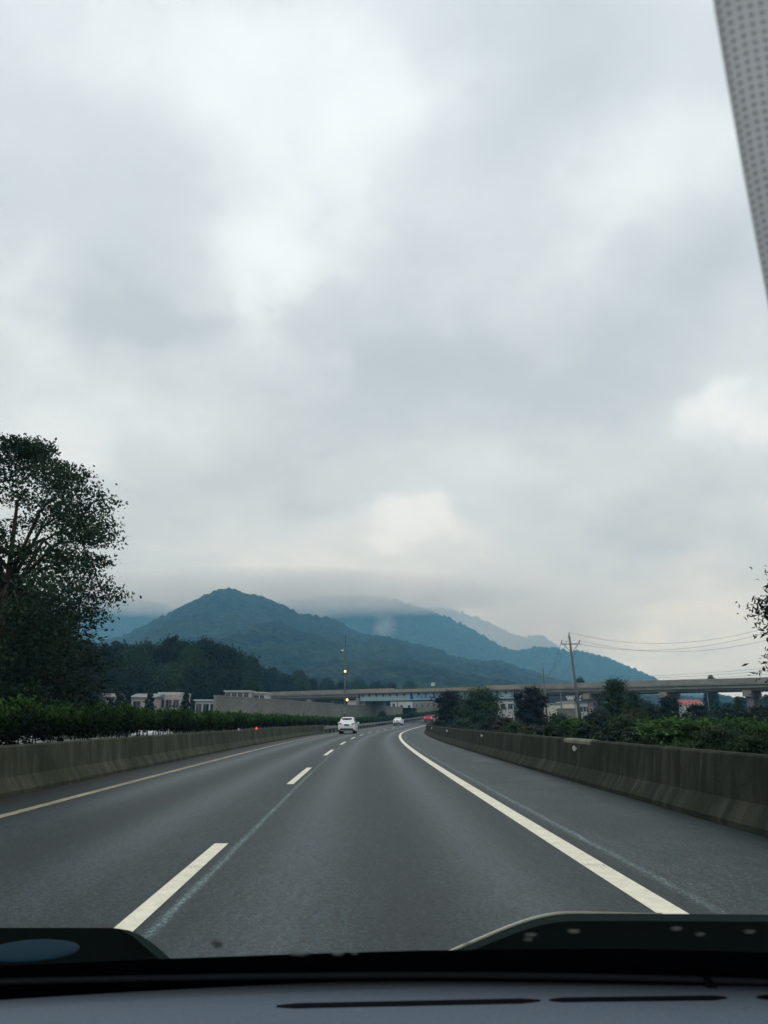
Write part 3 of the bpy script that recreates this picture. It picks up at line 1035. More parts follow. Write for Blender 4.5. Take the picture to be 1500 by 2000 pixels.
# ------------------------------------------------------------------ mountains
m, t, b = base_mat('mountain_forest')
gm = t.nodes.new('ShaderNodeNewGeometry')
a1 = noise(t, gm.outputs['Position'], 0.0055, 5, 0.6)
a2 = noise(t, gm.outputs['Position'], 0.035, 5, 0.75)
vr = t.nodes.new('ShaderNodeTexVoronoi')
vr.inputs['Scale'].default_value = 0.085
t.links.new(gm.outputs['Position'], vr.inputs['Vector'])
col = mixc(t, ramp(t, a1.outputs[0], [(0.42, 0), (0.58, 1)]), (0.006, 0.012, 0.008), (0.026, 0.042, 0.020))
col = mixc(t, ramp(t, a2.outputs[0], [(0.45, 0.0), (0.58, 0.85)]), col, (0.044, 0.066, 0.030))
sp = t.nodes.new('ShaderNodeSeparateColor')
t.links.new(vr.outputs['Color'], sp.inputs[0])
col = mixc(t, mth(t, 'MULTIPLY', sp.outputs[0], 0.75), col, (0.005, 0.012, 0.010))
t.links.new(col, b.inputs['Base Color'])
b.inputs['Roughness'].default_value = 0.95
b.inputs['Specular IOR Level'].default_value = 0.05
bp = t.nodes.new('ShaderNodeBump')
bp.inputs['Strength'].default_value = 1.0
bp.inputs['Distance'].default_value = 12.0
t.links.new(vr.outputs['Distance'], bp.inputs['Height'])
bp.invert = True
t.links.new(bp.outputs[0], b.inputs['Normal'])
FOREST = m


def vnoise(x, y, seed):
    """smooth value noise on numpy arrays"""
    xi, yi = np.floor(x).astype(int), np.floor(y).astype(int)
    fx, fy = x - xi, y - yi
    fx, fy = fx * fx * (3 - 2 * fx), fy * fy * (3 - 2 * fy)

    def h(a, b_):
        n_ = (a * 374761393 + b_ * 668265263 + seed * 974711) & 0xffffffff
        n_ = ((n_ ^ (n_ >> 13)) * 1274126177) & 0xffffffff
        return ((n_ ^ (n_ >> 16)) & 0xffff) / 65535.0
    return (h(xi, yi) * (1 - fx) + h(xi + 1, yi) * fx) * (1 - fy) + (h(xi, yi + 1) * (1 - fx) + h(xi + 1, yi + 1) * fx) * fy


def mountain(ridge, Yr, Yf, px0, px1, ncol, nrow, seed, gully, crown, name='mountain', back=0.35):
    """a hill whose crest follows the given skyline, with its foot at depth Yf and crest at about Yr"""
    rp = np.array(ridge, dtype=float)
    pxs = np.linspace(px0, px1, ncol)
    pys = np.interp(pxs, rp[:, 0], rp[:, 1])
    u = (1000 - pys) / FPX
    tz = (math.sin(PITCH) + u * math.cos(PITCH)) / (math.cos(PITCH) - u * math.sin(PITCH))
    Hc = np.maximum(tz * Yr, -1.0)           # crest height above the eye
    dx = (pxs - 750) / FPX / (math.cos(PITCH) + math.sin(PITCH) * 0.1)
    rows = np.concatenate([np.linspace(0, 1, nrow), 1 + np.linspace(0.04, back, 8)])
    X = np.zeros((len(rows), ncol))
    Yg = np.zeros_like(X)
    Z = np.zeros_like(X)
    for i, f in enumerate(rows):
        Yv = Yf + (Yr - Yf) * f
        X[i] = dx * Yv
        Yg[i] = Yv
        # keep below the sight line to the crest in front of it
        prof = f ** 1.25 if f <= 1 else max(0.0, 1 - (f - 1) * 1.6)
        Z[i] = (Hc + CAMZ) * prof
    sc_ = (Yr - Yf)
    G = (vnoise(X / (gully * 1.0), Yg / (gully * 2.2), seed) - 0.5) * 1.0 + (vnoise(X / (gully * 0.42), Yg / gully, seed + 5) - 0.5) * 0.5
    env = np.sin(np.clip(rows, 0, 1) * math.pi)[:, None] * 0.20 * (Hc + CAMZ)[None, :]
    Z = Z + G * env
    Z += (vnoise(X / 11.0, Yg / 11.0, seed + 9) - 0.4) * crown * (0.2 + 0.8 * np.clip(rows * 3, 0, 1))[:, None]
    Z += (vnoise(X / 5.5, Yg / 5.5, seed + 19) - 0.5) * crown * 0.8
    V = np.stack([X, Yg, Z], axis=2).reshape(-1, 3)
    ii = np.arange((len(rows) - 1) * ncol).reshape(len(rows) - 1, ncol)[:, :-1]
    F = np.stack([ii, ii + 1, ii + ncol + 1, ii + ncol], axis=2).reshape(-1, 4)
    me = bpy.data.meshes.new(name)
    me.vertices.add(len(V))
    me.vertices.foreach_set('co', V.astype(np.float32).ravel())
    me.loops.add(len(F) * 4)
    me.loops.foreach_set('vertex_index', F.ravel().astype(np.int32))
    me.polygons.add(len(F))
    me.polygons.foreach_set('loop_start', (np.arange(len(F)) * 4).astype(np.int32))
    me.polygons.foreach_set('use_smooth', np.ones(len(F), dtype=bool))
    me.materials.append(FOREST)
    me.update(calc_edges=True)
    o = bpy.data.objects.new(name, me)
    C.objects.link(o)
    return tag(o, kind='structure')


R_A = [(-500, 1330), (-100, 1300), (120, 1272), (205, 1258), (255, 1240), (300, 1215), (350, 1190), (400, 1164), (425, 1154), (447, 1150), (470, 1156), (500, 1163), (523, 1172), (558, 1182), (577, 1195), (598, 1202),
       (631, 1205), (659, 1213), (687, 1230), (710, 1240), (733, 1244), (757, 1243), (780, 1250), (810, 1260), (850, 1269), (864, 1272), (876, 1283), (900, 1286), (924, 1290), (943, 1293), (972, 1290), (1008, 1306),
       (1037, 1314), (1056, 1323), (1094, 1332), (1140, 1345), (1250, 1372)]
R_B = [(380, 1250), (480, 1196), (560, 1172), (650, 1163), (750, 1166), (800, 1178), (840, 1192), (859, 1202), (876, 1206), (902, 1220), (924, 1232), (943, 1242), (965, 1257), (989, 1270), (1000, 1269), (1027, 1269), (1039, 1264), (1080, 1265), (1099, 1274),
       (1123, 1272), (1152, 1277), (1176, 1286), (1201, 1297), (1223, 1306), (1250, 1319), (1275, 1330), (1330, 1350), (1400, 1366)]
R_D = [(700, 1200), (860, 1185), (936, 1207), (965, 1223), (994, 1236), (1018, 1245), (1032, 1242), (1051, 1241), (1070, 1252), (1085, 1264), (1110, 1282), (1180, 1320), (1260, 1350)]
R_E = [(-300, 1160), (100, 1158), (220, 1166), (330, 1180), (400, 1230), (450, 1270)]
R_F = [(1100, 1375), (1200, 1362), (1260, 1358), (1330, 1366), (1380, 1360), (1450, 1368), (1520, 1358), (1650, 1362), (1900, 1340)]
mountain(R_A, 1500, 420, -300, 1250, 900, 150, 3, 120, 7.0)
mountain(R_B, 2700, 1700, 380, 1400, 620, 70, 7, 260, 12.0)
mountain(R_E, 2900, 1900, -300, 450, 320, 40, 13, 260, 12.0)
mountain(R_D, 3900, 3100, 700, 1260, 340, 40, 17, 500, 18.0)
mountain(R_F, 950, 600, 1100, 1900, 420, 30, 23, 60, 7.0, 'wooded_hill')

# ------------------------------------------------------------------ overpass
BA, BB = Vector((-33, 223, 0)), Vector((71, 147, 0))
bdir = (BB - BA).normalized()
brz = math.atan2(bdir.y, bdir.x)


def bs(px, z=8.0):
    """distance along the bridge where its near face is seen at photo column px"""
    d = (px - 750) / FPX
    # X = d * (Y cos + (z - CAMZ) sin)
    k0 = d * math.sin(PITCH) * (z - CAMZ)
    c = d * math.cos(PITCH)
    return (c * BA.y + k0 - BA.x) / (bdir.x - c * bdir.y)


bridge = empty('road_bridge', BA, brz, 'long concrete and steel road bridge crossing over the highway', 'bridge')
BW = 10.0
s0, sJ, sS, s1 = bs(515), bs(700), bs(1015), bs(1500) + 60
PT, PB = 9.15, 8.15
k = MB()
segs = [s0, bs(560), bs(610), bs(663), bs(700)]
for a, b_ in zip(segs, segs[1:]):
    k.box(a + 0.02, b_ - 0.02, 0, 0.28, PB, PT)
a = sS
while a < s1:
    b_ = min(a + 5.2, s1)
    k.box(a + 0.02, b_ - 0.02, 0, 0.28, PB, PT)
    a = b_
k.box(s0, s1, BW - 0.28, BW, PB, PT - 0.05)
k.build('parapet', BRIDGE_CONC, bridge)
k = MB()
for a, b_ in ((sJ, bs(770)), (bs(770), bs(860)), (bs(860), bs(945)), (bs(945), sS)):
    k.box(a + 0.03, b_ - 0.03, -0.03, 0.25, PB + 0.02, PT - (0.0 if a < bs(765) or a > bs(940) else 0.28))
k.build('parapet', mottled('pinkish_parapet', (0.24, 0.22, 0.18), (0.32, 0.295, 0.25), 0.2, 0.85, 0.2, (1, 1, 1), 0, 0.3), bridge)
# deck slab and concrete beams
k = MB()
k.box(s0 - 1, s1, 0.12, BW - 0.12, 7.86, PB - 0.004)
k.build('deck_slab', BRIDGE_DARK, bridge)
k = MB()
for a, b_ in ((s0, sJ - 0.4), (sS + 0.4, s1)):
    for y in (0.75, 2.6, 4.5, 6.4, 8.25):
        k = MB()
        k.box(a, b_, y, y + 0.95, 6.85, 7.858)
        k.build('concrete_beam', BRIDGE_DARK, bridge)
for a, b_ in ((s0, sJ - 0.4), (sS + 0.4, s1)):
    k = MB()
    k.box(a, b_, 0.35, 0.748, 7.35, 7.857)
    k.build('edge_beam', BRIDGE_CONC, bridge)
    k = MB()
    k.box(a, b_, 0.02, 0.118, 7.95, 8.10)
    k.build('drip_edge', BRIDGE_CONC, bridge)
# steel span
gk = MB()
gk.box(sJ + 0.2, sS - 0.2, 0.55, 0.75, 6.25, 7.855)
gk.box(sJ + 0.2, sS - 0.2, 0.42, 0.92, 6.17, 6.25)
gd = gk.build('steel_girder', GIRDER, bridge)
gk = MB()
for y in (3.2, 6.2, 9.0):
    gk.box(sJ + 0.2, sS - 0.2, y, y + 0.2, 6.25, 7.855)
    gk.box(sJ + 0.2, sS - 0.2, y - 0.2, y + 0.4, 6.17, 6.25)
gk.build('steel_girder', DARK_FACADE, bridge)
a = sJ + 1.0
while a < sS - 1:
    gk = MB()
    gk.box(a, a + 0.16, 0.10, 0.548, 7.45, 7.858)
    gk.add([(a, 0.10, 7.45), (a + 0.16, 0.10, 7.45), (a + 0.16, 0.548, 7.12), (a, 0.548, 7.12), (a, 0.548, 7.45), (a + 0.16, 0.548, 7.45)], [(0, 1, 2, 3), (0, 3, 4), (1, 5, 2)])
    gk.build('bracket', DARK_FACADE, bridge)
    a += 2.15
# piers: cap beam across the deck on two round columns
PIERX = [(602, 1), (1144, 1), (1294, 1), (1458, 1), (1720, 1)]
for px, _ in PIERX:
    s_ = bs(px, 6.3)
    cp = MB()
    cp.box(s_ - 0.75, s_ + 0.75, 0.10, BW - 0.1, 5.75, 6.848, 0.0)
    cp.build('pier_cap', PIER_CONC, bridge)
    for y in (2.3, 7.7):
        cm = MB()
        cm.tube([(s_, y, -0.6), (s_, y, 5.3)], 0.62, 16)
        cm.tube([(s_, y, 5.3), (s_, y, 5.76)], [0.62, 0.78], 16, False)
        cm.build('pier_column', PIER_CONC, bridge, True)
# end column of the steel span with its joint
cp = MB()
cp.box(sJ - 0.9, sJ - 0.05, 0.15, BW - 0.2, -0.5, 7.0)
cp.build('abutment_column', BRIDGE_CONC, bridge)
cp = MB()
cp.box(sJ + 0.25, sJ + 1.5, 0.95, BW - 0.2, -0.5, 6.16)
cp.build('abutment_column', BRIDGE_CONC, bridge)
cp = MB()
cp.box(sS - 0.2, sS + 1.0, 0.5, BW - 0.2, -0.5, 6.16)
cp.build('abutment_column', BRIDGE_CONC, bridge)
# left abutment: wing wall falling to the ground
ab = MB()
ab.loft([[(s0 - 3.0, 0, 6.3), (s0 - 3.0, 0, 7.2), (s0 - 3.0, BW, 7.2), (s0 - 3.0, BW, 6.3)], [(s0, 0, 6.8), (s0, 0, PT - 0.05), (s0, BW, PT - 0.05), (s0, BW, 6.8)]], True)
ab.loft([[(s0 - 9, 0, 4.5), (s0 - 9, 0, 5.5), (s0 - 9, BW, 5.5), (s0 - 9, BW, 4.5)], [(s0 - 3, 0, 5.5), (s0 - 3, 0, 7.2), (s0 - 3, BW, 7.2), (s0 - 3, BW, 5.5)]], True)
ab.box(s0 - 8.5, s0 + 4, 0.4, BW - 0.4, -0.5, 5.49)
ab.build('abutment', BRIDGE_CONC, bridge)
# green hand rail on the lower parapet of the steel span
hr = MB()
a0, a1 = bs(768), bs(948)
hr.box(a0, a1, 0.08, 0.13, PT + 0.10, PT + 0.15)
hr.box(a0, a1, 0.08, 0.13, PT - 0.15, PT - 0.11)
a = a0
while a <= a1:
    hr.box(a, a + 0.08, 0.07, 0.14, PT - 0.285, PT + 0.17)
    a += 2.15
hr.build('hand_rail', RAIL_GREEN, bridge)
# banner with the builder's name on the girder
sb0, sb1 = bs(797, 7), bs(888, 7)
bn = MB()
bn.box(sb0, sb1, 0.50, 0.545, 6.30, 7.40)
bno = bn.build('banner', BANNER, bridge)


def text_mesh(body, name, mat, parent, loc, size, depth=0.01, spacing=1.0, rot=(R(90), 0, 0), sx=1.0):
    cu = bpy.data.curves.new(name, 'FONT')
    cu.body = body
    cu.size = size
    cu.extrude = depth
    cu.offset = size * 0.012
    cu.space_character = spacing
    cu.align_y = 'BOTTOM_BASELINE'
    tmp = bpy.data.objects.new('tmp', cu)
    C.objects.link(tmp)
    dg = bpy.context.evaluated_depsgraph_get()
    me = bpy.data.meshes.new_from_object(tmp.evaluated_get(dg))
    bpy.data.objects.remove(tmp)
    me.materials.clear()
    me.materials.append(mat)
    o = bpy.data.objects.new(name, me)
    C.objects.link(o)
    o.parent = parent
    o.location = loc
    o.rotation_euler = rot
    o.scale = (sx, 1, 1)
    return o


lg = MB()
sl0, sl1 = bs(799.0, 7), bs(805.2, 7)
lg.box(sl0, sl1, 0.46, 0.498, 6.46, 7.36)
lg.build('emblem', BLUE_LOGO, bno)
BNAME = '\u4e2d\u56fd\u5efa\u7b51\u7b2c\u516b\u5de5\u7a0b\u5c40'
p0, p1 = bs(809.3, 7), bs(886, 7)
stp = (p1 - p0) / len(BNAME)
for i, ch in enumerate(BNAME):
    text_mesh(ch, 'lettering', BLUE_LETTER, bno, (p0 + stp * i, 0.49, 6.55), 0.86, 0.012, sx=1.12)

# small pale sign on the hand rail
sg = empty('route_sign', bridge.matrix_basis @ Vector((bs(846, 9), 0.0, PT - 0.1)), brz, 'small pale green sign board standing on the bridge rail', 'sign')
k = MB()
k.box(-0.55, 0.55, -0.06, -0.02, 0.35, 1.15, 0.0)
k.build('sign_board', SIGN_PALE, sg)
k = MB()
k.box(-0.04, 0.04, -0.018, 0.06, -0.1, 1.1)
k.build('sign_post', STEEL_GREY, sg)

# ------------------------------------------------------------------ retaining wall beyond the far carriageway
WP = [(423, 1360, 118), (470, 1363, 126), (530, 1367, 137), (598, 1371.5, 152), (663, 1376.5, 176), (710, 1378.5, 198), (750, 1380, 214), (786, 1382, 231)]
WQ = [(814, 1383, 247), (835, 1384, 262), (880, 1385, 300), (940, 1384, 360)]


def wall_pts(px, py, Y):
    p = pix(px, py, Y)
    return p


rw = empty('retaining_wall', pix(423, 1360, 118), 0, 'long grey concrete retaining wall beyond the far carriageway', 'wall')
rw.location.z = 0
wm = MB()
for chain in (WP, WQ):
    rings = []
    for px, py, Y in chain:
        p = wall_pts(px, py, Y) - rw.location
        nx, ny = -0.97, 0.25
        rings.append([(p.x, p.y, -1.0), (p.x, p.y, p.z), (p.x + nx * 0.45, p.y + ny * 0.45, p.z), (p.x + nx * 0.45, p.y + ny * 0.45, -1.0)])
    wm.loft(rings, True)
wm.build('wall_face', WALL_CONC, rw)
# end return of the wall towards the houses
wm = MB()
p = wall_pts(*WP[0]) - rw.location
wm.box(p.x - 14, p.x - 0.46, p.y + 0.2, p.y + 0.6, -1, p.z - 0.004)
cmb_ = MB()
for chain in (WP, WQ):
    rings = []
    for px, py, Y in chain:
        p = wall_pts(px, py, Y) - rw.location
        rings.append([(p.x + 0.08, p.y, p.z + 0.002), (p.x + 0.08, p.y, p.z + 0.16), (p.x - 0.5, p.y + 0.13, p.z + 0.16), (p.x - 0.5, p.y + 0.13, p.z + 0.002)])
    cmb_.loft(rings, True)
cmb_.build('coping', BRIDGE_CONC, rw)
# dark underpass mouth in the gap of the wall
a_, b_ = wall_pts(*WP[-1]) - rw.location, wall_pts(*WQ[0]) - rw.location
um = MB()
dv = Vector((-0.97, 0.25, 0)) * 9
um.add([(a_.x, a_.y, -1), (b_.x, b_.y, -1), (b_.x + dv.x, b_.y + dv.y, -1), (a_.x + dv.x, a_.y + dv.y, -1), (a_.x, a_.y, a_.z), (b_.x, b_.y, b_.z), (b_.x + dv.x, b_.y + dv.y, b_.z), (a_.x + dv.x, a_.y + dv.y, a_.z)],
       [(0, 1, 2, 3), (7, 6, 5, 4), (3, 2, 6, 7), (0, 3, 7, 4), (2, 1, 5, 6)])
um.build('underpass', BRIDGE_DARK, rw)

# ------------------------------------------------------------------ buildings


def house(name, px0, px1, py_top, Y, depth, label, wall, roof=None, roofk='flat', floors=1, nwin=3, rz=0.0, zb=-0.5, cat='building', win_w=1.1, win_h=1.2, ridge=1.2, door=False):
    a, b_ = pix(px0, py_top, Y), pix(px1, py_top, Y)
    W = b_.x - a.x
    H = a.z - zb
    root = empty(name, Vector(((a.x + b_.x) / 2, Y, zb)), rz, label, cat)
    k = MB()
    k.box(-W / 2, W / 2, 0, depth, 0, H if roofk != 'gable' else H)
    if roofk == 'gable':
        pass
    k.build('wall', wall, root)
    k = MB()
    if roofk == 'flat':
        k.box(-W / 2 - 0.25, W / 2 + 0.25, -0.35, depth + 0.3, H + 0.003, H + 0.22)
    elif roofk == 'parapet':
        k.box(-W / 2 - 0.06, W / 2 + 0.06, -0.06, depth + 0.06, H + 0.003, H + 0.5)
    else:
        e = 0.35
        k.loft([[(-W / 2 - e, -e, H + 0.003), (-W / 2 - e, depth / 2, H + ridge), (-W / 2 - e, depth + e, H + 0.003)],
                [(W / 2 + e, -e, H + 0.003), (W / 2 + e, depth / 2, H + ridge), (W / 2 + e, depth + e, H + 0.003)]], True)
    k.build('roof', roof or wall, root)
    fh = H / floors
    for f in range(floors):
        for i in range(nwin):
            cx = -W / 2 + W * (i + 0.5) / nwin
            ww = min(win_w, W / nwin * 0.7)
            z0 = f * fh + fh * 0.5 - win_h * 0.4
            if door and f == 0 and i == 0:
                z0 = 0.05
            fr = MB()
            fr.box(cx - ww / 2 - 0.07, cx + ww / 2 + 0.07, -0.05, -0.003, z0 - 0.07, z0 + win_h + 0.07)
            wo = fr.build('window', STEEL_GREY, root)
            fr = MB()
            fr.box(cx - ww / 2, cx - 0.03, -0.065, -0.052, z0, z0 + win_h)
            fr.box(cx + 0.03, cx + ww / 2, -0.065, -0.052, z0, z0 + win_h)
            fr.build('pane', DARK_GLASS, wo)
    return root


house('farm_shed', 186, 223, 1361, 122, 6, 'low white shed with a grey sheet roof beside the dark cypress', PLASTER, ROOF_GREY, 'gable', 1, 2, win_w=0.9, win_h=0.8, ridge=0.6)
house('farm_house', 257, 303, 1362, 128, 7, 'pinkish farm house right of the dark cypress', PLASTER_PINK, ROOF_GREY, 'gable', 2, 2, ridge=0.7)
house('farm_house', 309, 352, 1358, 132, 7, 'second pinkish farm house, farther right beside the small dark tree', PLASTER_PINK, PLASTER, 'parapet', 2, 3)
house('white_house', 382, 424, 1369, 130, 6, 'small white flat roofed house with dark windows at the left end of the grey wall', PLASTER, PLASTER, 'flat', 2, 3)
house('white_house', 440, 487, 1351, 146, 8, 'white house with a row of windows above the grey wall', PLASTER, PLASTER, 'flat', 3, 4, win_w=1.0, win_h=1.5)
house('white_house', 486, 517, 1354, 150, 8, 'smaller white house between the long window row and the bridge end', PLASTER, PLASTER, 'flat', 3, 3, win_w=1.0)
house('white_house', 679, 704, 1370, 260, 8, 'white house glimpsed under the bridge by the amber lamp', PLASTER, PLASTER, 'flat', 2, 3)
house('white_house', 763, 775, 1369, 330, 8, 'narrow white house seen under the steel girder, left of the wider white one', PLASTER, ROOF_GREY, 'flat', 2, 1, win_w=1.0, win_h=2.2)
house('white_house', 777, 806, 1369, 336, 8, 'wide white house seen under the steel girder above the dark underpass', PLASTER, ROOF_GREY, 'flat', 2, 2, win_w=1.0)
house('grey_block', 808, 864, 1366, 350, 10, 'grey concrete building seen under the girder right of the white houses', WALL_CONC, WALL_CONC, 'flat', 2, 5, win_w=0.7, win_h=0.9)
house('white_house', 962, 1003, 1367, 215, 8, 'white house glimpsed behind the spreading green tree under the bridge', PLASTER, ROOF_GREY, 'flat', 2, 3)
house('cream_house', 1070, 1094, 1375, 205, 7, 'cream house wall under the bridge left of the utility pole', PLASTER_CREAM, ROOF_GREY, 'flat', 1, 1, win_w=0.6)
house('cream_house', 1099, 1121, 1372, 208, 7, 'cream house with a dark square window left of the utility pole', PLASTER_CREAM, PLASTER, 'flat', 1, 1, win_w=1.4, win_h=0.9)
house('white_house', 1126, 1150, 1374, 214, 7, 'pale glass fronted house right of the utility pole under the bridge', PLASTER, ROOF_GREY, 'flat', 2, 4, win_w=0.9)
house('red_roofed_house', 1334, 1374, 1376.5, 265, 8, 'low building with a bright red roof seen beyond the bridge piers', PLASTER, ROOF_RED, 'gable', 1, 2, win_w=0.8, ridge=1.7)
# low grey wall in front of the cream houses
a_, b_ = pix(1083, 1385, 196), pix(1130, 1385, 190)
k = MB()
k.box(a_.x, b_.x, 193, 193.5, -0.6, a_.z)
k.box(a_.x - 0.1, b_.x + 0.1, 192.9, 193.6, a_.z + 0.002, a_.z + 0.15)
tag(k.build('garden_wall', WALL_CONC), 'low grey wall in front of the cream houses under the bridge', 'wall')
# dark showroom front with four white rings
show = house('car_showroom', 1068, 1170, 1351.5, 232, 12, 'dark fronted showroom under the bridge with four white interlocked rings', DARK_FACADE, DARK_FACADE, 'parapet', 1, 0)
sx_ = Vector((0, 0, 0))
for i in range(4):
    p = pix(1109 + i * 3.0, 1360.5, 232) - show.location
    pts = [(p.x + 0.40 * math.cos(a) * 1.2, -0.16 - 0.02 * (i % 2), p.z + 0.48 * math.sin(a) * 1.2) for a in np.linspace(0, 2 * math.pi, 25)]
    k = MB()
    k.tube(pts, 0.10, 6, False)
    k.build('ring', WHITE_SIGN, show)
for px in (1110, 1114.5, 1118.5, 1127, 1133):
    p = pix(px, 1367, 232) - show.location
    k = MB()
    k.box(p.x - 0.22, p.x + 0.22, -0.12, -0.05, p.z - 0.15, p.z + 0.15, 0.03)
    k.build('lettering', WHITE_SIGN, show)
p = pix(1131, 1360, 232) - show.location
k = MB()
k.box(p.x - 0.9, p.x + 0.7, -0.12, -0.05, p.z + 0.30, p.z + 0.44)
k.add([(p.x + 0.5, -0.1, p.z + 0.298), (p.x + 0.7, -0.1, p.z + 0.298), (p.x + 0.2, -0.1, p.z - 0.5), (p.x, -0.1, p.z - 0.5), (p.x + 0.5, -0.06, p.z + 0.298), (p.x + 0.7, -0.06, p.z + 0.298), (p.x + 0.2, -0.06, p.z - 0.5), (p.x, -0.06, p.z - 0.5)],
      [(0, 1, 2, 3), (7, 6, 5, 4), (0, 3, 7, 4), (1, 5, 6, 2)])
k.build('lettering', WHITE_SIGN, show)

# ------------------------------------------------------------------ poles and wires
def line_pole(base, H, lean, label, r=0.16):
    root = empty('utility_pole', base, 0, label, 'utility pole')
    top = Vector((lean[0] * H, lean[1] * H, H))
    k = MB()
    k.tube([(0, 0, -0.5), top], [r * 1.25, r * 0.62], 12)
    k.build('pole', POLE_CONC, root, True)

    def onp(h):
        return top * (h / H)
    ends = []
    k = MB()
    c = onp(H - 0.95)
    k.box(c.x - 1.05, c.x + 1.05, c.y - 0.17, c.y - 0.08, c.z - 0.05, c.z + 0.05)
    k.build('cross_arm', STEEL_GREY, root)
    k = MB()
    q = onp(H - 2.0)
    k.tube([(q.x, q.y - 0.13, q.z), (c.x - 0.75, c.y - 0.13, c.z - 0.06)], 0.035, 6)
    k.tube([(q.x, q.y - 0.13, q.z), (c.x + 0.75, c.y - 0.13, c.z - 0.06)], 0.035, 6)
    k.build('brace', STEEL_GREY, root)
    for pos in (Vector((c.x - 1.0, c.y - 0.12, c.z + 0.05)), Vector((c.x + 1.0, c.y - 0.12, c.z + 0.05)), Vector((top.x, top.y, top.z))):
        k = MB()
        for i in range(3):
            k.tube([pos + Vector((0, 0, 0.04 + 0.11 * i)), pos + Vector((0, 0, 0.09 + 0.11 * i))], [0.10, 0.05], 8)
        k.tube([pos, pos + Vector((0, 0, 0.42))], 0.03, 6)
        k.build('insulator', CERAMIC, root)
        ends.append(root.matrix_basis @ (pos + Vector((0, 0, 0.36))))
    return root, ends


pb = pix(1138, 1440, 88)
pb.z = -0.3
pole1, e1 = line_pole(pb, 10.6 + 0.3, (-0.072, 0.0), 'tall leaning concrete utility pole with one cross arm, right of centre', 0.17)
# strain insulators and jumper on the right end of the cross arm
pb2 = pix(1070, 1420, 131)
pb2.z = -0.3
pole2, e2 = line_pole(pb2, 9.9, (-0.03, 0.0), 'smaller farther utility pole left of the tall leaning one', 0.15)


def cable(a, b_, sag, name, label, grp, r=0.02, n=28):
    pts = []
    for i in range(n + 1):
        t_ = i / n
        p = Vector(a).lerp(Vector(b_), t_)
        p.z -= 4 * sag * t_ * (1 - t_)
        pts.append(p)
    k = MB()
    k.tube(pts, r, 5, False)
    return tag(k.build(name, WIRE), label, 'wire', grp)


WL = 'thin power wire hanging between the tall leaning pole and the smaller farther pole'
for i in range(3):
    cable(e1[i], e2[i], 2.2, 'power_wire', WL, 'power wires to the farther pole', 0.018)
# wires from the tall pole out of the picture on the right
e3 = [Vector((50.0, 62, 17.2)), Vector((51.5, 62, 17.0)), Vector((50.8, 62, 18.2))]
nm = ['lower front wire sagging from the tall leaning pole to the right edge', 'lower back wire sagging from the tall leaning pole to the right edge', 'topmost wire sagging from the tall leaning pole to the right edge']
for i in range(3):
    cable(e1[i], e3[i], 4.6 + 0.15 * i, 'power_wire', nm[i], 'power wires to the right edge', 0.013)
for i, (y0, y1) in enumerate([(1322, 1300), (1326, 1306), (1330, 1314)]):
    cable(pix(1150, y0, 240), pix(1700, y1 - 18, 175), 1.2, 'overhead_line', 'thin line low over the right part of the bridge parapet, between bridge and sky', 'lines over the bridge', 0.03)

# thin posts near the poles
for (px, pt, Y, rr, nm_, lab) in [(1095, 1355, 110, 0.10, 'thin_post', 'thin dark post between the two utility poles'), (1052, 1336, 89, 0.09, 'bare_stake', 'pale bare stake beside the creeper covered tree'),
                                  (1320, 1366, 120, 0.08, 'thin_post', 'thin pale post left of the middle bridge pier column'), (1381, 1353, 150, 0.10, 'thin_post', 'thin pale post in front of the rounded tree under the bridge')]:
    p = pix(px, pt, Y)
    o = empty(nm_, Vector((p.x, Y, -0.4)), 0, lab, 'post')
    k = MB()
    k.tube([(0.12, 0, 0), (0, 0, p.z + 0.4)], [rr, rr * 0.8], 8)
    k.build('shaft', POLE_CONC, o, True)
    k = MB()
    k.tube([(0, 0, p.z + 0.39), (0, 0, p.z + 0.5)], [rr * 1.3, rr * 1.1], 8)
    k.build('cap', STEEL_GREY, o)

# camera pole with amber beacons in the median
YP = 116.0
pz = elev(YP)
pp = pix(673, 1400, YP)
cp_ = empty('camera_pole', Vector((pp.x, YP, pz)), 0, 'slim grey pole with camera and two amber beacons behind the white SUV', 'pole')
ht = lambda py: pix(673, py, YP).z - pz
k = MB()
k.tube([(0, 0, -0.3), (0, 0, ht(1290))], [0.13, 0.085], 10)
k.build('pole', POLE_CONC, cp_, True)
k = MB()
k.tube([(0, 0, ht(1290)), (0, 0, ht(1262))], 0.05, 8)
k.build('mast', POLE_CONC, cp_, True)
k = MB()
k.tube([(0, 0, ht(1262)), (0, 0, ht(1243))], [0.045, 0.03], 6)
k.build('lightning_rod', BLACK_PLASTIC, cp_)
k = MB()
z = ht(1272)
k.tube([(0, 0, z + 0.05), (-0.32, -0.1, z + 0.12)], 0.03, 6)
k.build('camera_arm', STEEL_GREY, cp_)
k = MB()
k.tube([(-0.32, 0.15, z + 0.16), (-0.62, -0.35, z - 0.02)], [0.13, 0.15], 10)
co_ = k.build('camera_housing', LAMP_CLEAR, cp_, True)
k = MB()
k.ball((-0.62, -0.36, z - 0.12), 0.17, 6)
k.build('camera_lens', BLACK_PLASTIC, co_, True)
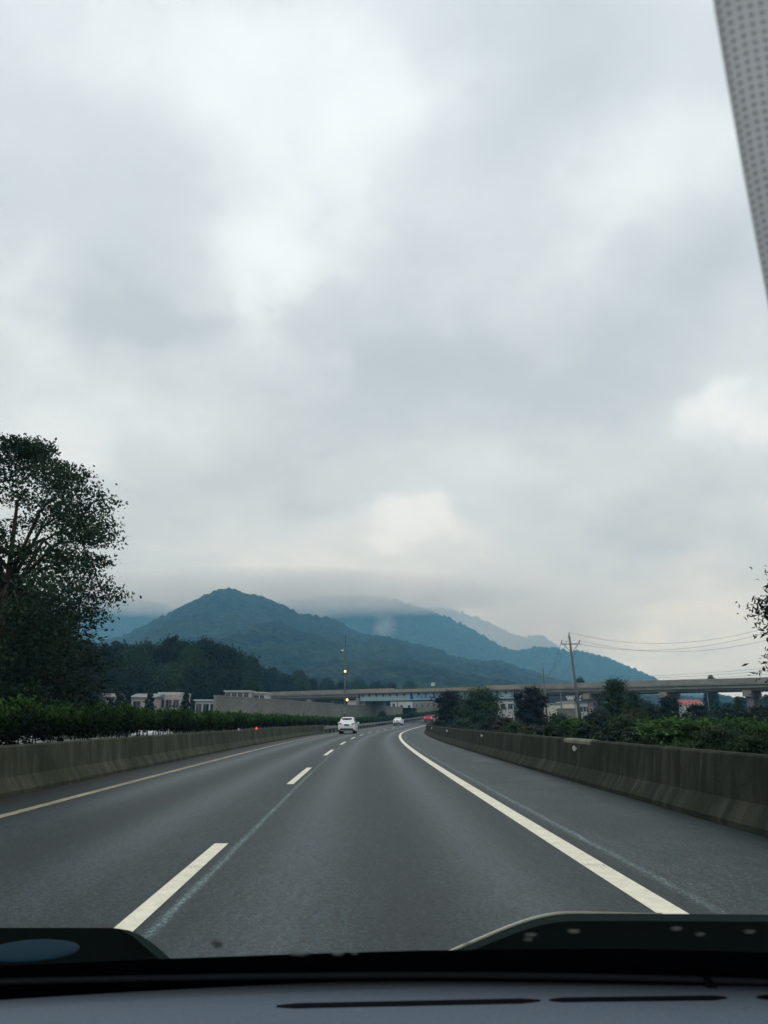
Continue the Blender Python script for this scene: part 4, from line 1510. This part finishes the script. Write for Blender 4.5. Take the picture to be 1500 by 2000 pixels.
for (dx_, py, sz) in ((0.0, 1311.5, 0.30), (0.34, 1367, 0.30)):
    z = ht(py)
    k = MB()
    k.tube([(dx_, 0, z - 0.42), (dx_, -0.02, z - 0.22)], [0.08, 0.2], 10)
    if dx_:
        k.tube([(0, 0, z - 0.3), (dx_, 0, z - 0.3)], 0.04, 6)
    fo = k.build('beacon_base', BLACK_PLASTIC, cp_)
    k = MB()
    k.ball((dx_, -0.04, z), sz * 0.58, 6, 1, 0.8, 1.15)
    lo = k.build('beacon_lens', AMBER, cp_, True)
    k = MB()
    k.ball((dx_, -0.19, z + 0.03), sz * 0.34, 6, 1, 0.5, 1.2)
    k.build('beacon_bulb', AMBER_HOT, lo, True)
k = MB()
z = ht(1384)
k.box(-0.24, 0.24, -0.36, -0.14, z - 0.75, z + 0.12, 0.03)
k.build('control_box', STEEL_GREY, cp_)

# ------------------------------------------------------------------ cars
def ring(y, zb, zs, zr, ws, wr, n=0):
    return [(-ws * 0.90, y, zb), (-ws * 0.985, y, zb + 0.12), (-ws, y, (zb + zs) * 0.5), (-ws * 0.975, y, zs - 0.06), (-ws * 0.94, y, zs), (-wr, y, max(zr - 0.10, zs + 0.004)), (-wr * 0.86, y, max(zr - 0.02, zs + 0.006)), (-wr * 0.4, y, max(zr, zs + 0.008)),
            (wr * 0.4, y, max(zr, zs + 0.008)), (wr * 0.86, y, max(zr - 0.02, zs + 0.006)), (wr, y, max(zr - 0.10, zs + 0.004)), (ws * 0.94, y, zs), (ws * 0.975, y, zs - 0.06), (ws, y, (zb + zs) * 0.5), (ws * 0.985, y, zb + 0.12), (ws * 0.90, y, zb)]


def car(name, label, paint, stations, L, W, wheel_r, track, axles, tail, rearwin, sidewin, lit=False, plate_z=0.9, frontwin=None):
    root = empty(name, (0, 0, 0), 0, label, 'car')
    k = MB()
    k.loft([ring(*s) for s in stations], True)
    body = k.build('body', paint, root, True)
    es = body.modifiers.new('edges', 'EDGE_SPLIT')
    es.split_angle = R(38)

    def lerp_st(y):
        for a, b_ in zip(stations, stations[1:]):
            if a[0] <= y <= b_[0]:
                f = (y - a[0]) / (b_[0] - a[0])
                return [p + (q - p) * f for p, q in zip(a, b_)]
        return stations[-1]
    # rear window on the hatch slope
    (ya, za), (yb, zb_) = rearwin
    wa, wb = lerp_st(ya)[5] * 0.86, lerp_st(yb)[5] * 0.86
    k = MB()
    nrm = Vector((0, -(zb_ - za), (yb - ya)))
    nrm.normalize()
    o_ = nrm * 0.012
    rows = []
    for f in np.linspace(0, 1, 5):
        y, z, w_ = ya + (yb - ya) * f, za + (zb_ - za) * f, wa + (wb - wa) * f
        rows.append([(x * w_, y + o_.y + abs(x) ** 3 * 0.03, z + o_.z) for x in np.linspace(-1, 1, 7)])
    k.loft(rows, False, False)
    k.build('rear_window', DARK_GLASS, root, True)
    if frontwin:
        (ya, za), (yb, zb_) = frontwin
        wa, wb = lerp_st(ya)[5] * 0.9, lerp_st(yb)[5] * 0.9
        k = MB()
        k.add([(-wa, ya + 0.01, za + 0.01), (wa, ya + 0.01, za + 0.01), (wb, yb + 0.01, zb_ + 0.01), (-wb, yb + 0.01, zb_ + 0.01)], [(0, 1, 2, 3)])
        k.build('windscreen', DARK_GLASS, root)
    for sg_ in (-1, 1):
        for (y0, y1) in sidewin:
            k = MB()
            pts = []
            for y, top in ((y0, 0), (y1, 0), (y1, 1), (y0, 1)):
                s_ = lerp_st(y)
                zs, zr, ws, wr = s_[2], s_[3], s_[4], s_[5]
                fz = 0.08 if not top else 0.88
                x = (ws * 0.94) + (wr - ws * 0.94) * fz
                pts.append((sg_ * (x + 0.012), y, zs + (zr - 0.10 - zs) * fz))
            k.add(pts, [(0, 1, 2, 3) if sg_ > 0 else (3, 2, 1, 0)])
            k.build('side_window', DARK_GLASS, root)
        # tail lamp, wrapping the corner
        zt, wt, ht_ = tail
        xw = lerp_st(0.12)[4]
        k = MB()
        k.loft([[(sg_ * (xw - wt), -0.035, zt - ht_ * 0.5), (sg_ * (xw - 0.02), 0.05, zt - ht_ * 0.62), (sg_ * (xw - 0.02), 0.05, zt + ht_ * 0.55), (sg_ * (xw - wt), -0.035, zt + ht_ * 0.4)],
                [(sg_ * (xw - wt), 0.1, zt - ht_ * 0.5), (sg_ * (xw + 0.012), 0.42, zt - ht_ * 0.2), (sg_ * (xw + 0.012), 0.42, zt + ht_ * 0.45), (sg_ * (xw - wt), 0.1, zt + ht_ * 0.4)]], True)
        k.build('tail_light', TAIL_LIT if lit else TAIL_RED, root)
        # head lamp
        k = MB()
        ff = lerp_st(L - 0.3)
        k.loft([[(sg_ * (ff[4] * 0.45), L - 0.14, ff[2] - 0.16), (sg_ * (ff[4] * 0.93), L - 0.34, ff[2] - 0.16), (sg_ * (ff[4] * 0.93), L - 0.40, ff[2] - 0.02), (sg_ * (ff[4] * 0.5), L - 0.2, ff[2] - 0.03)],
                [(sg_ * (ff[4] * 0.45), L - 0.02, ff[2] - 0.18), (sg_ * (ff[4] * 0.93), L - 0.20, ff[2] - 0.18), (sg_ * (ff[4] * 0.93), L - 0.26, ff[2] - 0.06), (sg_ * (ff[4] * 0.5), L - 0.06, ff[2] - 0.06)]], True)
        k.build('headlight', HEAD_LIT if lit == 2 else LAMP_CLEAR, root)
        # door mirror
        k = MB()
        ym = sidewin[-1][1] - 0.1
        s_ = lerp_st(ym)
        k.box(sg_ * (s_[4] + 0.12) - 0.10, sg_ * (s_[4] + 0.12) + 0.10, ym - 0.06, ym + 0.08, s_[2] + 0.02, s_[2] + 0.18, 0.02)
        k.build('door_mirror', paint, root)
    # bumper skirt, number plate, exhaust trim
    k = MB()
    s0_ = lerp_st(0.1)
    k.loft([[(x * s0_[4] * 0.97, -0.05 + 0.10 * abs(x) ** 3, z) for x in np.linspace(-1, 1, 9)] + [(x * s0_[4] * 0.97, 0.5, z) for x in np.linspace(1, -1, 3)] for z in (0.26, 0.34, 0.56)], True)
    bump = k.build('rear_bumper', BLACK_PLASTIC, root)
    k = MB()
    k.box(-0.62, 0.62, -0.075, -0.052, 0.29, 0.36)
    k.build('skid_plate', RIM, bump)
    k = MB()
    k.box(-0.24, 0.24, -0.055, -0.012, plate_z - 0.08, plate_z + 0.08)
    k.build('number_plate', PLATE_BLUE, root)
    k = MB()
    s_ = lerp_st(rearwin[1][0] + 0.1)
    k.box(-s_[5] * 0.85, s_[5] * 0.85, rearwin[1][0] - 0.14, rearwin[1][0] + 0.2, s_[3] - 0.035, s_[3] + 0.015, 0.01)
    k.build('roof_spoiler', paint, root)
    for sg_ in (-1, 1):
        for ay in axles:
            k = MB()
            k.tube([(sg_ * (track - 0.2), ay, wheel_r), (sg_ * (track - 0.17), ay, wheel_r), (sg_ * (track + 0.02), ay, wheel_r), (sg_ * (track + 0.05), ay, wheel_r)], [wheel_r - 0.04, wheel_r, wheel_r, wheel_r - 0.05], 18)
            wh = k.build('wheel', TYRE, root, False)
            k = MB()
            k.tube([(sg_ * (track + 0.045), ay, wheel_r), (sg_ * (track + 0.06), ay, wheel_r)], [wheel_r * 0.66, wheel_r * 0.6], 14)
            k.build('rim', RIM, wh)
            k = MB()
            n_ = 14
            k.loft([[(sg_ * (track + 0.052 + dx_), ay + (wheel_r + r_) * math.cos(a), wheel_r + (wheel_r + r_) * math.sin(a)) for a in np.linspace(-0.15, math.pi + 0.15, n_)] for r_, dx_ in ((0.02, -0.01), (0.09, 0.0))], False, False)
            k.build('wheel_arch', BLACK_PLASTIC, root)
    return root


SUV = [(0.0, 0.45, 0.98, 0.99, 0.84, 0.70), (0.05, 0.32, 1.02, 1.06, 0.89, 0.72), (0.16, 0.30, 1.03, 1.24, 0.91, 0.70), (0.46, 0.26, 1.04, 1.60, 0.925, 0.63), (0.9, 0.24, 1.03, 1.68, 0.935, 0.64), (2.0, 0.24, 1.01, 1.71, 0.935, 0.66),
       (2.75, 0.24, 1.00, 1.60, 0.935, 0.66), (3.45, 0.24, 0.99, 1.06, 0.93, 0.72), (4.1, 0.26, 0.93, 0.97, 0.90, 0.70), (4.5, 0.30, 0.80, 0.84, 0.83, 0.66), (4.62, 0.40, 0.66, 0.68, 0.74, 0.6)]
suv = car('white_suv', 'white SUV driving ahead in the left lane, nearest of the cars', WHITE_PAINT, SUV, 4.62, 1.87, 0.35, 0.80, (0.86, 3.58), (1.0, 0.36, 0.17), ((0.13, 1.15), (0.42, 1.56)), ((0.75, 1.55), (1.65, 2.55)), False, 0.90, ((3.4, 1.06), (2.8, 1.58)))
Yc = 84.0
p = at(Yc, -1.95)
suv.location = p
suv.rotation_euler = (0, 0, heading(Yc))
HAT = [(0.0, 0.45, 0.95, 0.96, 0.80, 0.66), (0.05, 0.32, 0.99, 1.03, 0.86, 0.68), (0.22, 0.28, 1.0, 1.14, 0.885, 0.68), (0.75, 0.25, 0.99, 1.46, 0.90, 0.60), (1.2, 0.24, 0.98, 1.53, 0.90, 0.61), (2.0, 0.24, 0.96, 1.55, 0.90, 0.62),
       (2.6, 0.24, 0.95, 1.46, 0.90, 0.62), (3.4, 0.24, 0.93, 0.98, 0.89, 0.68), (4.0, 0.26, 0.86, 0.89, 0.86, 0.66), (4.3, 0.30, 0.74, 0.78, 0.80, 0.62), (4.4, 0.4, 0.6, 0.62, 0.7, 0.55)]
hat = car('white_car', 'small white car far ahead, between the white SUV and the red car', WHITE_PAINT, HAT, 4.4, 1.8, 0.33, 0.77, (0.8, 3.4), (0.92, 0.34, 0.16), ((0.25, 1.10), (0.70, 1.42)), ((0.9, 1.5), (1.6, 2.4)), False, 0.86, ((3.3, 0.99), (2.7, 1.42)))
Yc = 158.0
hat.location = at(Yc, -1.7)
hat.rotation_euler = (0, 0, heading(Yc))
red = car('red_car', 'red car farthest ahead, at the tip of the right barrier', RED_PAINT, SUV, 4.62, 1.87, 0.34, 0.79, (0.86, 3.58), (0.98, 0.30, 0.2), ((0.13, 1.15), (0.42, 1.56)), ((0.75, 1.55), (1.65, 2.55)), 1, 0.88, ((3.4, 1.06), (2.8, 1.58)))
Yc = 187.0
red.location = at(Yc, 1.2)
red.rotation_euler = (0, 0, heading(Yc))
# two white cars on the far carriageway, glimpsed under the hedge
for Yc, off, lab in ((35.0, -13.2, 'white oncoming car glimpsed below the hedge at the left edge'), (58, -13.6, 'white oncoming car glimpsed below the hedge, farther along')):
    o = copy_tree(hat)
    o.location = at(Yc, off)
    o.rotation_euler = (0, 0, heading(Yc) + math.pi)
    tag(o, lab, 'car')

# ------------------------------------------------------------------ the car the picture is taken from
own = empty('own_car', (-0.2, 1.4, 0.0), 0, 'car we sit in: dark dashboard, dark bonnet and grey pillar trim', 'car')
own['category'] = 'car'
OI = Matrix.Translation(-own.location)


def into(o):
    o.data.transform(OI)
    o.parent = own
    return o


m, t, b = base_mat('dashboard_skin')
tcn = t.nodes.new('ShaderNodeTexCoord')
nz = noise(t, tcn.outputs['Object'], 420, 2, 0.6)
nz2 = noise(t, tcn.outputs['Object'], 5, 3, 0.5)
col = mixc(t, nz.outputs[0], (0.040, 0.056, 0.078), (0.125, 0.158, 0.200))
col = mixc(t, mth(t, 'MULTIPLY', nz2.outputs[0], 0.5), col, (0.11, 0.135, 0.165))
t.links.new(col, b.inputs['Base Color'])
b.inputs['Roughness'].default_value = 0.75
b.inputs['Specular IOR Level'].default_value = 0.25
bp = t.nodes.new('ShaderNodeBump')
bp.inputs['Strength'].default_value = 0.5
bp.inputs['Distance'].default_value = 0.001
t.links.new(nz.outputs[0], bp.inputs['Height'])
t.links.new(bp.outputs[0], b.inputs['Normal'])
DASH = m
SLOT = plain('vent_slot', (0.004, 0.004, 0.006), 0.9, 0.05)
FRIT = plain('windscreen_border_black', (0.003, 0.003, 0.005), 0.55, 0.02)
BONNET = plain('bonnet_paint', (0.016, 0.025, 0.024), 0.6, 0.0)
EDGE_HIGHLIGHT = plain('bonnet_highlight_pale', (0.50, 0.51, 0.43), 0.5, 0.3)  # pale colour of the highlight painted along the bonnet edge

# dashboard top, gently domed, with a step down to the windscreen
def dz(x, Y):
    return 1.006 - 0.019 * max(0.0, min(1.0, (0.1 - x) / 0.7)) ** 1.3 - 0.03 * max(0, (1.0 - Y)) ** 2


rows = []
for Y, dzz in ((0.30, -0.10), (0.45, -0.05), (0.62, -0.016), (0.78, -0.004), (0.90, 0.0), (0.985, 0.0), (1.035, -0.001), (1.045, -0.004), (1.085, -0.006), (1.10, -0.02), (1.105, -0.06)):
    rows.append([(x, Y - 0.035 * ((x - 0.25) / 0.8) ** 2 + 0.012 * x, dz(x, Y) + dzz) for x in np.linspace(-0.95, 0.75, 24)])
k = MB()
k.loft(rows, False, False)
into(k.build('dashboard', DASH, None, True))
dashb = [c for c in own.children if c.name.startswith('dashboard')][0]
# defroster slots: recess lip and dark slot
def on_dash(px, py):
    """the dashboard point seen at a pixel"""
    p = pix(px, py, 1.0)
    d = (p - Vector((0, 0, CAMZ)))
    best = None
    for tt in np.linspace(0.6, 1.3, 1400):
        q = Vector((0, 0, CAMZ)) + d * tt
        if q.z <= dz(q.x, q.y):
            best = q
            break
    return best or Vector((0, 0, CAMZ)) + d


for (xa, ya, xb, yb, hp) in ((540, 1966.5, 1055, 1955.5, 8.5), (1073, 1954.5, 1420, 1950, 8), (1478, 1949, 1700, 1946, 8), (-60, 1990, 330, 1984, 9)):
    if xa < 0:
        continue
    k = MB()
    rows = []
    n_ = 14
    for i in range(n_ + 1):
        f = i / n_
        x, y = xa + (xb - xa) * f, ya + (yb - ya) * f
        hh = hp * (0.25 + 0.75 * min(1, min(f, 1 - f) * 14))
        a_, c_ = on_dash(x, y - hh / 2), on_dash(x, y + hh / 2)
        rows.append([(a_.x, a_.y, a_.z + 0.0012), (c_.x, c_.y, c_.z + 0.0012), (c_.x, c_.y, c_.z - 0.02), (a_.x, a_.y, a_.z - 0.02)])
    k.loft(rows, True)
    o = into(k.build('defroster_slot', SLOT, None))
    o.parent = dashb
# little sensor fin
q = on_dash(1388, 1922)
k = MB()
k.loft([[(q.x - 0.006, q.y - 0.02, q.z - 0.01), (q.x + 0.008, q.y - 0.02, q.z - 0.01), (q.x + 0.008, q.y + 0.02, q.z - 0.01), (q.x - 0.006, q.y + 0.02, q.z - 0.01)],
        [(q.x - 0.011, q.y, q.z + 0.014), (q.x - 0.004, q.y, q.z + 0.014), (q.x - 0.004, q.y + 0.012, q.z + 0.014), (q.x - 0.011, q.y + 0.012, q.z + 0.014)]], True)
o = into(k.build('sensor_fin', SLOT, None))
o.parent = dashb

def sstep(a, b_, x):
    x = max(0.0, min(1.0, (x - a) / (b_ - a)))
    return x * x * (3 - 2 * x)


# windscreen: raked pane, black border along its foot
def ws(x, f):
    """point of the windscreen, f = 0 at the foot, 1 at the roof"""
    bow = 0.05 * ((x + 0.2) / 0.75) ** 2
    return Vector((x, 1.155 - 0.90 * f - bow, 0.955 + 0.705 * f))


m, t, b = base_mat('windscreen_glass')
tr = t.nodes.new('ShaderNodeBsdfTransparent')
tr.inputs['Color'].default_value = (0.96, 0.975, 0.97, 1)
t.links.new(tr.outputs[0], t.nodes['Material Output'].inputs['Surface'])
GLASS = m
xs = np.linspace(-0.95, 0.62, 20)
k = MB()
k.loft([[ws(x, f) for x in xs] for f in np.linspace(0, 1.0, 8)], False, False)
glass = into(k.build('windscreen', GLASS, None, True))
k = MB()
rows = []
for f in (-0.02, 0.03, 0.06, 1.0):
    rows.append([])
    for x in xs:
        ftop = float(np.interp(x, [-0.9, -0.5, -0.2, 0.05, 0.3, 0.6], [0.085, 0.098, 0.118, 0.136, 0.148, 0.148]))
        ff = f if f < 1 else ftop
        p = ws(x, ff)
        rows[-1].append((p.x, p.y - 0.004, p.z - 0.004))
k.loft(rows, False, False)
into(k.build('windscreen_border', FRIT, None, True))
# rubber seal running along the foot of the glass
k = MB()
k.tube([ws(x, 0.062 + 0.02 * sstep(-0.6, 0.3, x)) + Vector((0, -0.010, -0.002)) for x in xs], 0.0045, 8)
into(k.build('windscreen_seal', plain('seal_rubber', (0.014, 0.014, 0.018), 0.6, 0.15), None, True))

# bonnet: two raised flanks with a trough between
def bon_tan(x):
    """slope of the sight line over the bonnet edge at 1.9 m"""
    t_ = 0.272
    t_ -= (0.272 - 0.2188) * sstep(0.02, 0.42, x) * (1 - 0.02 * sstep(0.6, 1.0, x))
    t_ -= (0.272 - 0.2335) * sstep(0.46, 0.60, -x)
    return t_


def bon_z(x, Y):
    z19 = CAMZ - bon_tan(x) * 1.9
    if Y <= 1.9:
        return z19 + (1.9 - Y) * 0.10 - 0.02 * max(0, 1.45 - Y)
    d = Y - 1.9
    return z19 - 0.24 * d - 0.55 * d * d


bx = np.linspace(-1.05, 1.0, 84)
k = MB()
k.loft([[(x, Y, bon_z(x, Y)) for x in bx] for Y in list(np.linspace(1.25, 1.9, 12)) + list(np.linspace(1.95, 2.55, 9))], False, False)
bonnet = into(k.build('bonnet', BONNET, None, True))
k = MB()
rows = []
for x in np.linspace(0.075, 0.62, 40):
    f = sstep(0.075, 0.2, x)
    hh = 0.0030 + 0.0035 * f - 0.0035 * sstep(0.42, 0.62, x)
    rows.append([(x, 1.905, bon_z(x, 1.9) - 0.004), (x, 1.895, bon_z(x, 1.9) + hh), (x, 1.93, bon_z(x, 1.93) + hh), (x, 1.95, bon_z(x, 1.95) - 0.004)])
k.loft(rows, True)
o = into(k.build('bonnet_highlight', EDGE_HIGHLIGHT, None, True))  # added pale strip that imitates the highlight on the bonnet ridge
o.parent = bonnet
# body side and nose below the bonnet so that it is a car from beside too
k = MB()
k.loft([[(-1.02, 1.25, 0.25), (-1.02, 1.25, 0.90), (-1.02, 2.5, 0.62), (-1.02, 2.55, 0.25)], [(0.98, 1.25, 0.25), (0.98, 1.25, 0.90), (0.98, 2.5, 0.52), (0.98, 2.55, 0.25)]], True)
into(k.build('nose', BLACK_PLASTIC, None))
# black cowl panel between bonnet and glass, following the raised flanks
def cowl_z(x):
    return CAMZ - 1.5 * (bon_tan(x * 1.9 / 1.5) + 0.0008 + 0.0072 * sstep(-0.2, 0.2, x))


k = MB()
k.loft([[(x * Y / 1.5, Y, cowl_z(x) - dzz) for x in np.linspace(-0.8, 0.85, 70)] for Y, dzz in ((1.20, 0.03), (1.30, 0.004), (1.40, 0.0), (1.5, 0.0), (1.52, 0.004), (1.53, 0.03), (1.53, 0.12))], False, False)
into(k.build('cowl_panel', plain('cowl_black', (0.0035, 0.0055, 0.005), 0.6, 0.0), None, True))
# blue grey lump on the left flank: sky reflection painted as colour
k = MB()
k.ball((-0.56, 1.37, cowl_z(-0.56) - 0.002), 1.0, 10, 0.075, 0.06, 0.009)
o = into(k.build('sky_reflection_patch', plain('painted_sky_reflection', (0.008, 0.024, 0.038), 0.6, 0.02), None, True))
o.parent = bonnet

# perforated pillar trim at the upper right
m, t, b = base_mat('perforated_trim')
tcn = t.nodes.new('ShaderNodeTexCoord')
mpv = vmth(t, 'MULTIPLY', tcn.outputs['UV'], (1 / 0.0045, 1 / 0.0045, 1))
sp = t.nodes.new('ShaderNodeSeparateXYZ')
t.links.new(mpv, sp.inputs[0])
fx = mth(t, 'SUBTRACT', mth(t, 'FRACT', sp.outputs[0]), 0.5)
fy = mth(t, 'SUBTRACT', mth(t, 'FRACT', sp.outputs[1]), 0.5)
dd = mth(t, 'SQRT', mth(t, 'ADD', mth(t, 'MULTIPLY', fx, fx), mth(t, 'MULTIPLY', fy, fy)))
hole = ramp(t, dd, [(0.18, 1.0), (0.34, 0.0)])
nz = noise(t, tcn.outputs['UV'], 900, 2, 0.6)
col = mixc(t, nz.outputs[0], (0.58, 0.57, 0.58), (0.70, 0.69, 0.70))
col = mixc(t, mth(t, 'MULTIPLY', hole, 0.75), col, (0.20, 0.22, 0.26))
t.links.new(col, b.inputs['Base Color'])
tl = t.nodes.new('ShaderNodeBsdfTranslucent')
t.links.new(col, tl.inputs['Color'])
mx = t.nodes.new('ShaderNodeMixShader')
mx.inputs[0].default_value = 0.5
t.links.new(b.outputs[0], mx.inputs[1])
t.links.new(tl.outputs[0], mx.inputs[2])
t.links.new(mx.outputs[0], t.nodes['Material Output'].inputs['Surface'])
b.inputs['Roughness'].default_value = 0.9
b.inputs['Specular IOR Level'].default_value = 0.1
bp = t.nodes.new('ShaderNodeBump')
bp.inputs['Strength'].default_value = 0.5
bp.inputs['Distance'].default_value = 0.001
bp.invert = True
t.links.new(hole, bp.inputs['Height'])
t.links.new(bp.outputs[0], b.inputs['Normal'])
TRIMF = m
rings, uv = [], []
ctrl = [(1384, -220, 0.245), (1413, 0, 0.280), (1439, 160, 0.315), (1466, 320, 0.350), (1497, 490, 0.385), (1527, 650, 0.415), (1562, 830, 0.45)]
prof = [(0.004, 0.012), (-0.0015, 0.006), (0.0, 0.0), (0.005, -0.004), (0.02, -0.008), (0.06, -0.02), (0.12, -0.05), (0.18, -0.10)]
acc_l = 0
prev = None
for px, py, Y in ctrl:
    p = pix(px, py, Y)
    if prev is not None:
        acc_l += (p - prev).length
    prev = p
    rings.append([p + Vector((a, d, 0)) for a, d in prof])
    s_ = 0
    for i, (a, d) in enumerate(prof):
        if i:
            s_ += math.dist(prof[i], prof[i - 1])
        uv.append((s_, acc_l))
k = MB()
k.loft(rings, False, False)
into(k.build('pillar_trim', TRIMF, None, True, uv))

# specks of dirt and dried drops near the foot of the glass
rr_ = random.Random(4)
DROP = plain('dried_drop', (0.16, 0.17, 0.15), 0.6, 0.2)
spots = [(428, 1838, 5.5, 1.0), (586, 1855, 9, 0.3), (661, 1856, 6, 0.35), (693, 1855, 4, 0.3), (700, 1845, 4, 0.3), (738, 1838, 3.5, 0.3), (812, 1847, 4, 0.4), (826, 1818, 3, 0.4), (910, 1836, 4.5, 0.3), (1033, 1820, 5, 0.3),
         (1028, 1829, 4, 0.35), (1115, 1813, 6, 0.25), (1315, 1808, 5, 0.25), (1360, 1819, 4, 0.4), (1456, 1814, 5, 0.3)]
for i, (px, py, sz, asp) in enumerate(spots):
    d = pix(px, py, 1.0) - Vector((0, 0, CAMZ))
    c0 = Vector((0, 0, CAMZ))
    for tt in np.linspace(0.5, 1.4, 2500):
        q = c0 + d * tt
        # height of the pane at q.y
        bow = 0.05 * ((q.x + 0.2) / 0.75) ** 2
        f = (1.155 - bow - q.y) / 0.90
        if q.z <= 0.955 + 0.705 * f:
            break
    q = q + Vector((0, -0.006, 0.0))
    s_ = sz * 1.05 / FPX
    k = MB()
    nrm = Vector((0, -0.617, -0.787))
    e1_, e2_ = Vector((1, 0, 0)), Vector((0, -0.787, 0.617))
    ringv = [e1_ * (s_ * math.cos(a) * rr_.uniform(0.75, 1.2)) + e2_ * (s_ * asp * math.sin(a) * rr_.uniform(0.75, 1.2) * 1.15) for a in np.linspace(0, 2 * math.pi, 11)[:-1]]
    k.loft([ringv, [v * 0.55 + nrm * s_ * 0.18 for v in ringv]], True)
    o = k.build('dried_drop', DROP)
    o.location = q
    tag(o, 'tiny pale dried speck low on the windscreen above the dashboard', 'speck', 'specks on the windscreen')

# ------------------------------------------------------------------ haze and low cloud
m = bpy.data.materials.new('haze_air')
m.use_nodes = True
t = m.node_tree
t.nodes.clear()
pv = t.nodes.new('ShaderNodeVolumePrincipled')
pv.inputs['Color'].default_value = (0.24, 0.63, 1.0, 1)
pv.inputs['Absorption Color'].default_value = (1, 1, 1, 1)
pv.inputs['Density'].default_value = 0.00034
pv.inputs['Anisotropy'].default_value = 0.2
oo = t.nodes.new('ShaderNodeOutputMaterial')
t.links.new(pv.outputs[0], oo.inputs['Volume'])
HAZE = m
k = MB()
k.box(-4300, 4300, -1500, 4900, -1.6, 680)
hz = k.build('haze', HAZE)
tag(hz, 'thin blue haze filling the valley air', 'haze', None, 'stuff')


def cloud_obj(name, c, size, dens, kind_, base_fade=None, nscale=0.008, nlo=0.35, nhi=0.65):
    """a soft body of low cloud: density falls off towards the surface of an ellipsoid and is broken up by noise"""
    m = bpy.data.materials.new(name)
    m.use_nodes = True
    t = m.node_tree
    t.nodes.clear()
    tcn = t.nodes.new('ShaderNodeTexCoord')
    nn = noise(t, tcn.outputs['Object'], nscale, 4, 0.6)
    q = vmth(t, 'MULTIPLY', tcn.outputs['Object'], (2 / size[0], 2 / size[1], 2 / size[2]))
    r2 = vmth(t, 'DOT_PRODUCT', q, q)
    fall = ramp(t, r2, [(0.0, 1.0), (0.35, 0.75), (0.95, 0.0)])
    d = mth(t, 'MULTIPLY', fall, ramp(t, nn.outputs[0], [(nlo, 0.25), (nhi, 1.0)]))
    if base_fade:
        sp = t.nodes.new('ShaderNodeSeparateXYZ')
        t.links.new(tcn.outputs['Object'], sp.inputs[0])
        zz_ = mth(t, 'MULTIPLY_ADD', nn.outputs[0], base_fade[2], sp.outputs[2])
        d = mth(t, 'MULTIPLY', d, ramp(t, mth(t, 'DIVIDE', mth(t, 'SUBTRACT', zz_, base_fade[0]), base_fade[1] - base_fade[0]), [(0.0, 0.0), (1.0, 1.0)]))
    pv = t.nodes.new('ShaderNodeVolumePrincipled')
    pv.inputs['Color'].default_value = (0.97, 0.985, 1.0, 1)
    pv.inputs['Absorption Color'].default_value = (1, 1, 1, 1)
    pv.inputs['Anisotropy'].default_value = 0.0
    t.links.new(mth(t, 'MULTIPLY', d, dens), pv.inputs['Density'])
    oo = t.nodes.new('ShaderNodeOutputMaterial')
    t.links.new(pv.outputs[0], oo.inputs['Volume'])
    k = MB()
    k.ball((0, 0, 0), 1.0, 14)
    k.v = [(x * size[0] / 2, y * size[1] / 2, z * size[2] / 2) for x, y, z in k.v]
    o = k.build(name, m)
    o.location = c
    return tag(o, kind_, 'mist', None, 'stuff')


cA, cB = pix(120, 1190, 2500), pix(905, 1190, 2500)
cloud_obj('cloud_bank', Vector(((cA.x + cB.x) / 2, 2420, 388)), (cB.x - cA.x + 640, 420, 170), 0.015, 'white bank of low cloud lying along the mountain crests', (-76, -28, 60), 0.010)
cD = pix(985, 1235, 2950)
cloud_obj('cloud_veil', cD, (1050, 360, 600), 0.0062, 'pale low cloud veiling the farthest mountain', None, 0.006, 0.2, 0.7)
cW = pix(752, 1222, 2050)
cloud_obj('cloud_wisp', cW, (80, 60, 85), 0.016, 'small wisp of low cloud rising from the mountain side', None, 0.03, 0.42, 0.7)
